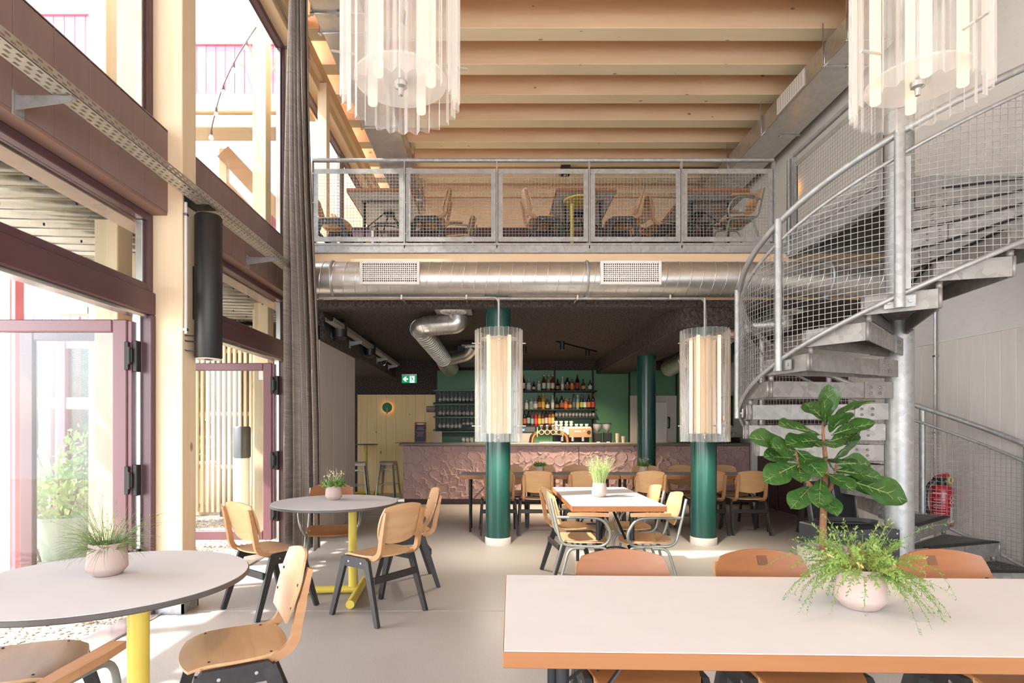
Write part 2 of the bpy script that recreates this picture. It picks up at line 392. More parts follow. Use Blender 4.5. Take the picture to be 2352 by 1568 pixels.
# ============================================================= SETTING
XL, XG, XW, XR, YB = -2.27, -2.51, -2.15, 4.65, 12.0     # post face, glazing plane, rear left wall, right wall, back wall
ZB0, ZB1, ZC = 2.906, 3.508, 6.20                         # facade beam, underside of ceiling beams
fl = struct('floor')
for a, b in ((-5.0, -.42), (-.42, 4.18), (4.18, 8.78), (8.78, 13.0)):
    for c, d in ((-2.62, 5.0),):
        MB().box(c+.003, a+.003, -.12, d-.003, b-.003, 0, .004).build('slab', CONCRETE, fl)
MB().box(-2.62, -5, -.2, 5, 13, -.115).build('joint_bed', plain('joint_grey', '#8d8782', .9), fl)
# back wall: pine boards, dark sprayed plaster above, storey beam zone, pine and maroon upstairs
wb = struct('wall_back')
x = -2.9; i = 0
while x < -1.24:
    wd = .205 if x+.205*1.5 < -1.24 else (-1.235-x)
    MB().box(x+.001, YB, 0, x+wd-.001, YB+.06, 2.085, .002).build('plank', BACKWOOD, wb); x += wd; i += 1
MB().box(-4, YB+.03, -.1, 5, YB+.25, 3.4).build('plaster', SPRAY, wb)
MB().box(-4, YB, 3.4, 5, YB+.25, 5.62).build('maroon_lining', PURPLE, wb)
MB().box(-4, YB-.04, 5.62, 5, YB+.25, 7).build('pine_lining', SPRUCE_X, wb)
# right wall: concrete above, white planks and maroon panels below
wr = struct('wall_right')
MB().box(XR, -5, 2.25, XR+.3, 12.2, 7).build('concrete', PLASTER, wr)
MB().box(XR+.03, -5, -.1, XR+.3, 12.2, 2.26).build('backing', WHITE, wr)
pm = MB().box(0, 0, 0, .05, .158, 2.25, .003).mesh('plank'); pm.materials.append(WHITEPLANK)
y = -1.2
while y < 7.4:
    link('plank', pm, wr, (XR, y, 0)); y += .16
for a, b in ((7.46, 8.3), (8.3, 9.2), (9.2, 9.96)):
    m = MB().box(XR-.02, a+.004, .02, XR+.04, b-.004, 2.3, .006); m.box(XR-.045, a+.03, .02, XR-.02, a+.07, 2.28, .004)
    m.build('maroon_panel', PURPLE, wr)
MB().box(XR-.1, 9.965, 0, XR+.03, 10.06, 2.3, .005).build('grey_jamb', WHITE, wr)
MB().box(XR-.012, -1, 2.245, XR+.01, 7.4, 2.262, .002).build('trim_strip', WHITE, wr)
wf = struct('wall_front')
MB().box(-2.9, -5.2, 3.1, 5, -5.0, 7).build('white_lining', WHITE, wf)
# rear left wall (whitewashed) with the dark downstand beam over it
wl = struct('wall_left')
for k in range(3):
    MB().box(XW-.2, 6.98+k*.59, 0, XW, 6.98+(k+1)*.59-.003, 2.62, .003).build('panel', GREYWALL, wl)
MB().box(-4.2, 8.75, 0, XW-.19, 8.95, 2.9).box(-4.2, 8.95, 0, -4.05, 9.66, 2.9).build('return', GREYWALL, wl); MB().box(-4.22, 8.70, 0, XW-.36, 8.75, 2.95, .004).build('outer_cladding', PURPLE, wl)
bl = struct('beam_left')
MB().box(XW-.3, 6.98, 2.44, XW+.05, 8.75, 2.9, .01).box(XW-.75, 8.75, 2.44, XW+.05, 12.02, 2.9, .01).build('downstand', SPRAY, bl)
br = struct('beam_right')
MB().box(2.16, 6.52, 2.52, 2.80, 12.02, 2.9, .01).build('downstand', SPRAY, br)
# gallery slab with dark ceiling, glulam fascia and steel edge channel
gs = struct('ceiling_gallery')
MB().box(-2.255, 6.47, 2.80, XR, 12.02, 3.34).box(-2.5, 6.95, 2.88, -2.255, 8.75, 3.34).box(-4.2, 8.75, 2.88, -2.255, 12.02, 3.34).build('dark_soffit', SPRAY, gs)
MB().box(-2.255, 6.44, 2.74, XR, 6.60, 2.83, .008).build('dark_lip', SPRAY, gs)
MB().box(-2.255, 6.41, 2.815, XR, 6.47, 3.335, .004).build('glulam_fascia', SPRUCE_X, gs)
MB().box(-2.255, 6.39, 3.335, XR, 6.45, 3.43, .004).box(-2.255, 6.385, 3.42, XR, 6.5, 3.445, .003).build('edge_channel', GALV, gs)
MB().box(-2.255, 6.45, 3.34, XR, 12.02, 3.44).build('gallery_floor', wood('gallery_floor_oiled', '#b9a78f', '#cbbaa3', 'x', .6), gs)
# roof: decking and glulam beams
ce = struct('ceiling')
MB().box(-2.75, -5, ZC+.40, XR+.2, 12.3, ZC+.55).build('decking', SPRUCE_X, ce)
lm = MB().box(-2.62, 0, -.008, XR, .222, .0).mesh('painted_lit_underside'); lm.materials.append(SPRUCE_LIT)  # thin strip that paints each beam's underside as lighter lit than its sides
bm = MB().box(-2.62, 0, 0, XR, .222, .41, .004).mesh('beam'); bm.materials.append(SPRUCE_X)
k = -17
while 6.845+.676*k < 12:
    yy = 6.845+.676*k
    if yy < YB-.25: bo = link('beam', bm, ce, (0, yy, ZC)); link('painted_lit_underside', lm, bo)
    k += 1

# ------------------------------------------------------------- left facade
WIN = [0]; DOOR = [0]
def window(y0, y1, z0, z1, panes=1, mat=MAROON, extra=0):
    WIN[0] += 1; wn = struct('window_%d' % WIN[0]); f = .055
    m = MB().box(XG-.06, y0, z0, XG+.03, y0+f, z1, .006).box(XG-.06, y1-f, z0, XG+.03, y1, z1, .006)
    m.box(XG-.06, y0+f, z0, XG+.03, y1-f, z0+f, .006).box(XG-.06, y0+f, z1-f, XG+.03, y1-f, z1, .006); m.build('frame', mat, wn)
    g = MB()
    for a, b in ((y0+f, y0+f+.03), (y1-f-.03, y1-f)): g.box(XG-.05, a, z0+f, XG+.0, b, z1-f, .004)
    g.build('spacer', CHROME, wn)
    MB().box(XG-.034, y0+f, z0+f, XG-.028, y1-f, z1-f).build('pane', PANE, wn)
    return wn
posts = [(-3.6, 'bay behind'), (-1.02, ''), (1.54, ''), (4.12, ''), (6.73, '')]
plabels = {-3.6: 'pale timber facade post farthest behind the viewer', -1.02: 'pale timber facade post two bays before the speaker',
    1.54: 'pale timber facade post one bay before the speaker', 4.12: 'tall pale timber facade post carrying the slim black speaker',
    6.73: 'tall pale timber facade post half hidden by the striped curtain'}
for y, _ in posts:
    t = thing('timber_post', plabels[y], 'post', (0, y, 0))
    MB().box(XG-.01, 0, .004, XL, .19, ZC+.1, .004).build('shaft', SPRUCE_Z, t)
    m = MB(); m.box(XG+.02, -.012, 0, XL+.012, .002, .07); m.box(XL-.002, -.012, 0, XL+.012, .202, .07); m.box(XG+.02, .188, 0, XL+.012, .202, .07); m.build('base_shoe', GALV, t)
bays = [(-3.41, -1.02), (-.83, 1.54), (1.73, 4.12), (4.31, 6.73)]
for n, (a, b) in enumerate(bays):
    bb = struct('beam_facade_%d' % (n+1))
    m = (b-a)/9
    col = BROWNWOOD
    for q in range(9):
        MB().box(XG-.02, a+m*q+.0015, ZB0+.012, XL-.104, a+m*(q+1)-.0015, ZB1, .002).build('board', col, bb)
    MB().box(XG-.03, a, ZB0-.01, XL-.108, b, ZB0+.012, .002).build('soffit', SOFFIT, bb)
    MB().box(XG+.03, a, ZB1-.01, XL-.104, b, ZB1+.008, .002).build('sill', BROWNWOOD, bb)
    window(a, b, ZB1, 5.88)
    window(a, b, 2.33, ZB0-.012)
    hd = struct('trim_%d' % (n+1))
    MB().box(XG-.08, a, 5.88, XL-.08, b, 6.02, .004).box(XG-.08, a, 6.02, XL-.02, b, ZC, .004).build('head_beam', SPRUCE_Y, hd)
    MB().box(XL-.075, a, 5.96, XL-.05, b, 5.985, .003).build('curtain_track', CHROME, hd)
    DOOR[0] += 1; d = struct('door_%d' % DOOR[0])
    MB().box(XG-.08, a, 2.165, XG+.05, b, 2.33, .008).build('transom', MAROON, d)
    m = MB().box(XG-.08, b-.055, 0, XG+.05, b, 2.165, .006).box(XG-.08, a, 0, XG+.05, a+.055, 2.165, .006); m.build('jamb', MAROON, d)
    m = MB().box(XG-.075, b-.075, .02, XG-.02, b-.055, 2.16, .002); m.box(XG-.07, a+.055, 2.14, XG+.02, b-.055, 2.166, .003); m.build('seal_channel', CHROME, d)
    MB().box(XG-.1, a, -.03, XL-.14, b, .012, .003).build('threshold', CHROME, d)
    # folding leaves standing open, square to the facade
    for (yl, x1) in (((b-.06-.055), XG-.09), ((a+.075), XG-.09)) if n >= 2 else ():
        lf = MB(); W = 1.08; fr = .105; y0, y1 = yl-.0, yl+.05
        lf.box(x1-W, y0, .05, x1-W+fr, y1, 2.12, .008).box(x1-fr, y0, .05, x1, y1, 2.12, .008)
        lf.box(x1-W+fr, y0, .05, x1-fr, y1, .05+fr, .008).box(x1-W+fr, y0, 2.12-fr*.85, x1-fr, y1, 2.12, .008)
        lf.box(x1-.0, y0+.01, .06, x1+.03, y1+.02, 2.11, .004)
        L = lf.build('leaf_frame', MAROON_L, d)
        MB().box(x1-W+fr, yl+.02, .05+fr, x1-fr, yl+.026, 2.12-fr*.85).build('pane', PANE, d)
        for z in (.38, .98, 1.86):
            h = MB().box(x1-.012, y0-.014, z-.1, x1+.02, y0+.002, z+.1, .004).box(x1+.016, y0-.02, z-.05, x1+.05, y0+.03, z+.05, .004).box(x1+.045, y0-.005, z-.11, x1+.075, y0+.045, z+.11, .004)
            h.tube([(x1+.03, y0-.018, z-.06), (x1+.03, y0-.018, z+.06)], .011, 8); h.build('hinge', BLACKMETAL, d)
# upstairs facade beyond the curtain
for a, b in ((6.92, 9.3), (9.3, 11.9)):
    window(a, b, 3.46, 5.88, mat=BROWNWOOD)
hd = struct('trim_9')
MB().box(XG-.08, 6.92, 5.88, XL-.08, 12, 6.02, .004).box(XG-.08, 6.92, 6.02, XL-.02, 12, ZC, .004).build('head_beam', SPRUCE_Y, hd)
MB().box(XL-.1, 7.6, 3.44, XL+.02, 7.75, 6.0, .004).build('upstairs_stud', SPRUCE_Z, hd)
pl = struct('trim_10')
MB().box(XL-.26, 6.70, 5.86, XL+.012, 6.94, 6.03, .002).build('nail_plate', GALV, pl)

wn = struct('window_20')
m = MB()
for y in (9.66, 10.8, 11.93): m.box(-4.2, y, .0, -4.1, y+.07, 2.9, .005)
m.box(-4.2, 9.7, 2.82, -4.1, 11.98, 2.9, .005).box(-4.2, 9.7, 0, -4.1, 11.98, .1, .005); m.build('frame', MAROON, wn)
for a, b in ((9.73, 10.8), (10.87, 11.93)): MB().box(-4.155, a, .1, -4.149, b, 2.82).build('pane', PANE, wn)
# ------------------------------------------------------------- green columns
cols = [(.046, 6.66, 2.80, 'dark green round column behind the corrugated lamp closer to the door side'), (2.464, 6.66, 2.53, 'dark green round column behind the corrugated lamp beside the stairs'),
        (2.44, 9.07, 2.53, 'dark green round column standing right before the bar counter')]
for x, y, zt, lb in cols:
    t = thing('round_column', lb, 'column', (x, y, 0))
    MB().lathe([(.146, .085), (.146, zt)], 40).build('shaft', GREENCOL, t)
    MB().lathe([(.152, 0), (.152, .08), (.147, .086)], 40).build('plinth_ring', plain('pale_plinth', '#c9c6c1', .6), t)

# ------------------------------------------------------------- ducts
def ring(m, c, r, axis='x', rr=.006, n=28, tilt=0.0):
    pts = []
    for i in range(n):
        a = 2*PI*i/n; u, v = r*math.cos(a), r*math.sin(a)
        if axis == 'x': pts.append((c[0]+tilt*math.sin(a), c[1]+u, c[2]+v))
        elif axis == 'y': pts.append((c[0]+u, c[1]+tilt*math.sin(a), c[2]+v))
        else: pts.append((c[0]+u, c[1]+v, c[2]))
    m.tube(pts, rr, 5, closed=True)
t = thing('round_air_duct', 'long spiral-seamed silver air duct running along the gallery edge', 'duct')
DY, DZ, DR = 6.17, 2.975, .186
MB().tube([(-2.2, DY, DZ), (4.62, DY, DZ)], DR, 48).build('pipe', GALVD, t)
m = MB(); x = -2.1
while x < 4.6: ring(m, (x, DY, DZ), DR, 'x', .0045, 26, .03); x += .127
stuff(m.build('spiral_seam', GALVD, t))
for x in (-1.74, 1.0, 3.6):
    m = MB(); ring(m, (x, DY, DZ), DR+.006, 'x', .014); m.tube([(x, DY, DZ+DR), (x, DY+.1, DZ+DR+.03), (x, 6.41, DZ+DR+.03)], .008, 6); m.box(x-.02, DY-.03, DZ-DR-.03, x+.02, DY+.03, DZ-DR-.005, .004); m.build('hanger_clamp', GALV, t)
for n, (gx0, gx1) in enumerate(((-1.415, -.785), (1.125, 1.765))):
    g = MB(); y0 = DY-DR-.028; zc = DZ+.02; hh = .125; fw = .03
    g.box(gx0, y0, zc-hh, gx0+fw, y0+.06, zc+hh, .004).box(gx1-fw, y0, zc-hh, gx1, y0+.06, zc+hh, .004)
    g.box(gx0+fw, y0, zc-hh, gx1-fw, y0+.06, zc-hh+fw, .004).box(gx0+fw, y0, zc+hh-fw, gx1-fw, y0+.06, zc+hh, .004)
    fr = g.build('grille_frame', WHITE, t)
    k = MB(); k.box(gx0+fw, y0+.03, zc-hh+fw, gx1-fw, y0+.034, zc+hh-fw); k.build('grille_back', BLACKMETAL, fr)
    k = MB(); nx = 26; nz = 9
    for i in range(1, nx): xx = gx0+fw+(gx1-gx0-2*fw)*i/nx; k.box(xx-.0045, y0+.006, zc-hh+fw, xx+.0045, y0+.018, zc+hh-fw)
    for i in range(1, nz): zz = zc-hh+fw+(2*hh-2*fw)*i/nz; k.box(gx0+fw, y0+.007, zz-.0045, gx1-fw, y0+.017, zz+.0045)
    stuff(k.build('grille_lattice', WHITE, fr))
def flat_duct(name, lab, x0, x1, z0, z1, y0, y1, joints, grille=None):
    t = thing(name, lab, 'duct')
    MB().box(x0, y0, z0, x1, y1, z1, .006).build('sheet_body', GALVD, t)
    for y in joints:
        m = MB().box(x0-.02, y-.012, z0-.02, x1+.02, y+.012, z0+.005, .003).box(x0-.02, y-.012, z0, x0+.004, y+.012, z1, .003).box(x1-.004, y-.012, z0, x1+.02, y+.012, z1, .003)
        m.box(x0-.04, y-.02, z0-.03, x0-.005, y+.02, z0-.012, .003).box((x0+x1)/2-.02, y-.03, z0-.03, (x0+x1)/2+.02, y+.03, z0-.01, .003)
        m.tube([(x0-.03, y, z0-.03), (x0-.03, y, ZC+.02)], .006, 6).tube([(x1+.03, y, z0-.03), (x1+.03, y, ZC+.02)], .006, 6); m.build('flange_hanger', CHROME, t)
    if grille:
        y0, y1 = grille; g = MB().box(x0-.012, y0, z0+.03, x0+.002, y1, z1-.03, .003); fr = g.build('side_grille', WHITE, t)
        k = MB()
        for i in range(1, 12): yy = y0+(y1-y0)*i/12; k.box(x0-.016, yy-.006, z0+.05, x0-.011, yy+.006, z1-.05)
        stuff(k.build('louvre', plain('grille_shade', '#b9aa98', .5), g and fr))
    return t
flat_duct('flat_air_duct', 'flat galvanized duct under the ceiling above the spiral stairs', 3.98, 4.52, 5.72, 6.0, 2.2, 11.6, (5.5, 6.35, 6.8, 8.4, 9.6, 10.8), (7.25, 7.95))
flat_duct('flat_air_duct', 'flat galvanized duct under the ceiling beside the tall curtain', -1.93, -1.40, 5.80, 6.06, 2.2, 11.6, (4.6, 6.05, 6.35, 8.35, 9.7, 11.0))
t = thing('conduit_pipe', 'thin grey conduit under the round duct feeding both column lamps', 'pipe')
m = MB(); zc = 2.765; yc = 6.12
m.tube(fillet([(-2.1, yc, zc), (.05, yc, zc), (.05, yc, 2.4)], .06), .013, 8).tube(fillet([(.0, yc+.03, zc), (2.29, yc+.03, zc), (2.29, yc, 2.4)], .07), .013, 8); m.build('tube', GALV, t)
for x in (-1.9, -1.0, -.3, .9, 1.9): MB().box(x-.01, yc-.02, zc-.02, x+.01, yc+.05, zc+.03, .002).box(x-.006, yc+.02, zc, x+.006, 6.42, zc+.02).build('clip', CHROME, t)
def vent_run(lab, sx, ox):
    t = thing('vent_duct', lab, 'duct')
    e1 = (ox+.03, 7.1, 2.63); d1 = (ox+sx*.52, 7.02, 2.655)
    p1 = fillet([(d1[0], d1[1], 2.74), d1, e1, (ox+sx*.13, 9.4, 2.52)], .2, 6)
    MB().tube(p1, .125, 24).build('main_pipe', GALVD, t)
    e2 = (ox+sx*.13, 9.4, 2.52)
    MB().tube([e2, (ox+sx*.15, 9.9, 2.5), (ox+sx*.17, 10.4, 2.48)], [.13, .16, .16], 24).build('end_pipe', GALVD, t)
    p3 = fillet([(ox+sx*.14, 9.6, 2.5), (ox+sx*.55, 9.4, 2.58), (ox+sx*.62, 9.35, 2.7)], .1, 5)
    MB().tube(p3, .095, 20).build('branch_pipe', GALVD, t)
    m = MB(); P = [Vector(q) for q in (d1, e1, e2)]
    for a, b, nn in ((P[0], P[1], 6), (P[1], P[2], 20)):
        for i in range(1, nn):
            c = a.lerp(b, i/nn); d = (b-a).normalized(); u = d.orthogonal().normalized(); v = d.cross(u)
            m.tube([tuple(c+(u*math.cos(q)+v*math.sin(q))*.128) for q in [2*PI*j/20 for j in range(20)]], .004, 4, closed=True)
    stuff(m.build('spiral_seam', GALVD, t))
    for (cx, cy, rr, hw) in ((d1[0]-.03, 6.82, .165, .22), (ox+sx*.62, 9.3, .13, .17)):
        zz = 2.762 if cy < 8 else 2.70
        pl = MB().box(cx-hw, cy-hw, zz, cx+hw, cy+hw, zz+.012, .003).build('diffuser_plate', GALV, t)
        k = MB().lathe([(rr, 0), (rr*.95, -.015), (rr*.6, -.022), (.0, -.01)], 28, (cx, cy, zz)); k.build('diffuser_disc', WHITE, pl)
        k = MB()
        for j in range(12):
            a = j*PI/6; k.box(0, 0, 0, 0, 0, 0) if False else k.tube([(cx+rr*.25*math.cos(a), cy+rr*.25*math.sin(a), zz-.02), (cx+rr*.8*math.cos(a+.35), cy+rr*.8*math.sin(a+.35), zz-.022)], .006, 4)
        stuff(k.build('vane', plain('vane_grey', '#8f8b86', .5), pl))
    MB().box(ox+sx*.35, 9.7, 2.5, ox+sx*1.05, 10.5, 2.78, .006).build('sound_box', DGREY, t)
    return t
vent_run('bent silver vent pipe with round diffusers above the pink bar end by the pine wall', 1, -.98)
vent_run('bent silver vent pipe with round diffusers partly behind the stairside column lamp', 1, 3.05)

# ------------------------------------------------------------- cable trays
def cable_tray(name, lab, x0, x1, z0, y0, y1, wallx, bys, flange=1, hs=.05):
    t = thing(name, lab, 'cable tray')
    xs = x1 if flange > 0 else x0
    # perforated: floor and side flange built as lattices of strips with real slots
    def strips(m, lo, hi, place, rows):
        pitch = .058; n = int((y1-y0)/pitch)
        hw = (hi-lo)/(rows*2+1)
        for r in range(rows+1): place(m, y0, y1, lo+hw*2*r, lo+hw*(2*r+1))
        for i in range(n):
            for r in range(rows):
                off = .029 if r % 2 else 0
                a = y0+i*pitch+off; place(m, a, min(a+.027, y1), lo+hw*(2*r+1), lo+hw*(2*r+2))
    m = MB(); strips(m, x0, x1, lambda q, a, b, u, v: q.box(u, a, z0, v, b, z0+.0025), 3); stuff(m.build('slotted_bed', TRAY, t))
    m = MB(); strips(m, z0, z0+hs, lambda q, a, b, u, v: q.box(x1-.0025, a, u, x1, b, v), 2); stuff(m.build('slotted_side', TRAY, t))
    m = MB(); m.box(x0, y0, z0, x0+.0025, y1, z0+hs); m.build('rear_side', TRAY, t)
    for y in bys:
        m = MB().box(wallx, y-.02, z0-.006, x1-.01, y+.02, z0-.001, .001).prism([(wallx, y-.02, z0-.075), (x1-.01, y-.02, z0-.035), (x1-.01, y-.02, z0-.004), (wallx, y-.02, z0-.004)], (0, .004, 0)).box(wallx-.002, y-.035, z0-.1, wallx+.006, y+.035, z0+.02, .001); m.build('bracket', GALV, t)
    return t
cable_tray('cable_tray', 'slotted zinc cable tray bracketed along the brown facade beam', -2.19, -2.08, 2.995, .9, 5.98, XL-.104, (1.6, 2.82, 5.45))
t = thing('tray_fixing', 'black steel fixing plate holding the tray on the timber post', 'bracket', (XL, 4.22, 3.06)); MB().box(0, -.08, -.07, .012, .08, .07, .003).box(0, -.06, -.07, .17, .06, -.062, .002).build('plate', BLACKSTEEL, t)
cable_tray('cable_tray', 'slotted zinc cable tray under the dark gallery ceiling', -2.0, -1.9, 2.62, 6.7, 11.4, XW+.058, (7.3, 8.2, 9.1, 10.1, 11.2))
for n, (y, lb) in enumerate(((7.25, 'small black wall speaker beside the first bracket of the ceiling tray'), (9.0, 'small black wall speaker deeper along the dark ceiling beam'))):
    t = thing('wall_speaker', lb, 'speaker', (XW+.05, y, 2.62))
    MB().lathe([(.0, -.13), (.06, -.13), (.09, -.1), (.1, .08), (.06, .13), (0, .13)], 20, (.12, 0, 0)).build('cabinet', BLACK, t)
    MB().box(0, -.02, -.03, .05, .02, .03, .004).build('yoke', BLACKMETAL, t)
t = thing('cable_loop', 'small coil of silver cable hanging from the dark ceiling beam', 'cable', (XW+.06, 10.4, 2.6)); MB().tube([(.06+.05*math.cos(a), .06*math.sin(a)*.4, .08*math.sin(a)) for a in [i*.4 for i in range(16)]], .008, 6, closed=True).box(-.012, -.02, -.02, .02, .02, .02, .003).build('loop', CHROME, t)
for n, (px, y, lb) in enumerate(((.53, 9.9, 'tiny black ceiling spotlight beside the corrugated lamp'), (1.13, 9.4, 'tiny black ceiling spotlight on the upper end of the thin track'), (1.7, 10.3, 'tiny black ceiling spotlight on the lower end of the thin track'))):
    t = thing('ceiling_spotlight', lb, 'spotlight', (px, y, 2.8))
    MB().lathe([(.035, -.13), (.04, -.13), (.04, 0), (.035, 0)], 16).build('can', BLACK, t); MB().lathe([(0, -.122), (.034, -.122)], 16, cap=False).build('lamp_face', glow('spot_warm', '#ffcf94', 6), t)
for n, (x, y, e) in enumerate(((.53, 9.9, 130), (1.13, 9.4, 150), (1.7, 10.3, 130))):
    li = bpy.data.lights.new('spot_light', 'SPOT'); li.energy = e; li.color = (1, .80, .56); li.spot_size = R(110); li.spot_blend = .8; li.shadow_soft_size = .04
    lo = bpy.data.objects.new('spot_light', li); COL.objects.link(lo); lo.location = (x, y, 2.66); lo.rotation_euler = (R(18), 0, 0)
t = thing('ceiling_track', 'thin black lighting track on the dark ceiling over the bar', 'track'); MB().bar([(1.02, 9.3, 2.79), (1.9, 10.5, 2.79)], (0, 0, 1), .03, .03).build('track', BLACKMETAL, t)

# ------------------------------------------------------------- curtain
t = thing('curtain', 'tall gathered grey slub curtain hanging from the roof beams', 'curtain', (-1.96, 5.80, 0))
vs = []; nu, nv = 110, 46; z0, z1 = .12, 6.12; m = MB()
for j in range(nv+1):
    f = j/nv; z = z0+(z1-z0)*f
    wd = .35-.21*f**1.6+.02*math.sin(f*5); cx = -.0-.05*f; sway = .012*math.sin(f*7)
    for i in range(nu+1):
        u = i/nu; xx = cx+(u-.5)*wd+sway
        yy = .10*math.sin(u*2*PI*5.5+.4*math.sin(f*3))*(.8+.3*math.sin(u*9))+.03*math.sin(u*40+f*4)
        vs.append((xx+.02*math.sin(u*31+f*2), yy, z))
m.add(vs, [(j*(nu+1)+i, j*(nu+1)+i+1, (j+1)*(nu+1)+i+1, (j+1)*(nu+1)+i) for j in range(nv) for i in range(nu)], True)
c = m.build('cloth', CURTAIN, t); sd = c.modifiers.new('s', 'SOLIDIFY'); sd.thickness = .006
m = MB()
for i in range(9): m.tube(arc((-.11+i*.014, 0, 6.13), .014, 0, 2*PI, 8, plane='xz'), .003, 4)
m.box(-.14, -.16, 6.14, .02, .16, 6.19, .003); m.build('hook_rail', CHROME, t)

# ------------------------------------------------------------- slim black speaker and conduit on the timber post
t = thing('column_speaker', 'slim black column speaker hanging on the timber post', 'speaker', (-2.15, 4.30, 1.87))
MB().lathe([(.0, 0), (.088, 0), (.096, .012), (.096, 1.06), (.088, 1.075), (0, 1.075)], 36, (0, -.04, 0)).build('cabinet', BLACK, t)
MB().lathe([(0, -.003), (.09, -.003), (.09, .001), (0, .001)], 30, (0, -.04, 0)).build('end_cap', WHITE, t)
MB().lathe([(0, -.006), (.03, -.006), (.03, -.002)], 20, (0, -.04, 0)).build('port', BLACKMETAL, t)
m = MB().box(-.125, -.03, .62, -.07, .02, .66, .004).box(-.125, -.03, .35, -.07, .02, .39, .004).box(-.122, -.04, .3, -.11, .03, .7, .003); m.build('wall_bracket', BLACKMETAL, t)
m = MB()
for z in (.05, .12, .16): m.tube(fillet([(-.14, -.13, .18), (-.13, -.15, z), (-.06, -.12, z)], .03), .005, 5)
m.build('cable', BLACK, t)
t = thing('conduit_pipe', 'thin white conduit running down the timber post beside the speaker', 'pipe', (-2.255, 4.14, 0)); m = MB().tube([(0, 0, 2.04), (0, 0, 3.0)], .011, 8); m.build('tube', WHITE, t)
for z in (2.06, 2.9): MB().box(-.016, -.016, z, .014, .016, z+.02, .002).build('clip', CHROME, t)
# ============================================================= SPIRAL STAIRS
CX, CY, RS, T1, T2, DD, RISE = 3.355, 4.686, 1.182, -20.84, -.56, 18.871, .1724
st = thing('spiral_staircase', 'galvanized spiral staircase with wire mesh balustrade', 'stairs', (CX, CY, 0))
MB().lathe([(.19, 0), (.19, .014), (.102, .016), (.102, 3.95), (.09, 3.96), (0, 3.96)], 40).build('centre_pole', GALV, st)
def pol(r, a, z=0): return Vector((r*math.cos(R(a)), r*math.sin(R(a)), z))
H = .124
a1, a2 = T1, T2
fm = MB(); o1, o2 = pol(RS, a1), pol(RS, a2)
i1, i2 = pol(.10, a1-14), pol(.10, a2+14)
for p, q in ((i1, o1), (o1, o2), (o2, i2)): fm.bar([tuple(p+Vector((0, 0, -H/2))), tuple(q+Vector((0, 0, -H/2)))], (0, 0, 1), H, .010)
for p in (o1, o2): fm.tube([tuple(p+Vector((0, 0, -H))), tuple(p+Vector((0, 0, .0)))], .012, 8)
fm.tube([tuple(o2*.975), tuple(o2*.975+Vector((0, 0, RISE-H+.002)))], .019, 10)
fm.tube([tuple(o2*.975+Vector((0, 0, -H))), tuple(o2*.975)], .014, 8)
FM = fm.mesh('tread_frame'); FM.materials.append(GALVT)
lg = MB()
for (i, o, sgn) in ((i1, o1, -1), (i2, o2, 1)):
    d = (o-i).normalized(); nrm = Vector((-d.y, d.x, 0))*sgn
    a, b = i+nrm*.011, i+d*.25+nrm*.011
    lg.bar([tuple(a+Vector((0, 0, -H/2))), tuple(b+Vector((0, 0, -H/2)))], (0, 0, 1), H+.01, .012)
    for t in (.12, .20):
        for z in (-.04, -.088): c = i+d*t+nrm*.016+Vector((0, 0, z)); lg.tube([tuple(c), tuple(c+nrm*.008)], .0115, 8)
LG = lg.mesh('bolted_lug'); LG.materials.append(GALVT)
gr = MB(); nb = 28
for k in range(nb+1):
    rr = .2+(RS*math.cos(R((a2-a1)/2))-.21)*k/nb
    pa, pb = pol(rr/math.cos(R((a2-a1)/2)), a1), pol(rr/math.cos(R((a2-a1)/2)), a2)
    gr.bar([tuple(pa+Vector((0, 0, -.014))), tuple(pb+Vector((0, 0, -.014)))], (0, 0, 1), .024, .005)
for k in range(1, 6):
    a = a1+(a2-a1)*k/6; gr.bar([tuple(pol(.14, a, -.006)), tuple(pol(RS-.03, a, -.006))], (0, 0, 1), .006, .006)
gr.bar([tuple(pol(.25, a1, -.05)), tuple(pol(RS-.05, a1+3, -.05))], (0, 0, 1), .03, .004)
GR = gr.mesh('grating'); GR.materials.append(GRATE)
ns = MB(); d = (o1-i1).normalized(); ns.bar([tuple(i1+d*.18+Vector((0, 0, .002))), tuple(o1-d*.04+Vector((0, 0, .002)))], (0, 0, 1), .012, .05)
NS = ns.mesh('nosing'); NS.materials.append(BLACKMETAL)
for k in range(1, 20):
    f = link('tread_frame', FM, st, (0, 0, k*RISE), (0, 0, R(DD*k)))
    link('bolted_lug', LG, f); stuff(link('grating', GR, f)); link('nosing', NS, f)
RH = 1.212
def zb(a): return 2.24+(a-235.5)*RISE/DD
def helix(a0, a1, off, r=RH, n=None):
    n = n or max(4, int((a1-a0)/4)); return [tuple(pol(r, a0+(a1-a0)*i/n, zb(a0+(a1-a0)*i/n)+off)) for i in range(n+1)]
A0, A1 = 8.03, 357.0
MB().tube(helix(A0, A1, 1.05), .024, 12).build('handrail', GALV, st)
MB().tube(helix(A0, A1, .90), .014, 10).build('mesh_top_rail', GALV, st)
MB().tube(helix(A0-6, A1, -.012), .017, 10).build('mesh_bottom_rail', GALV, st)
pa = [159+DD*(k-9) for k in range(1, 20, 2)]
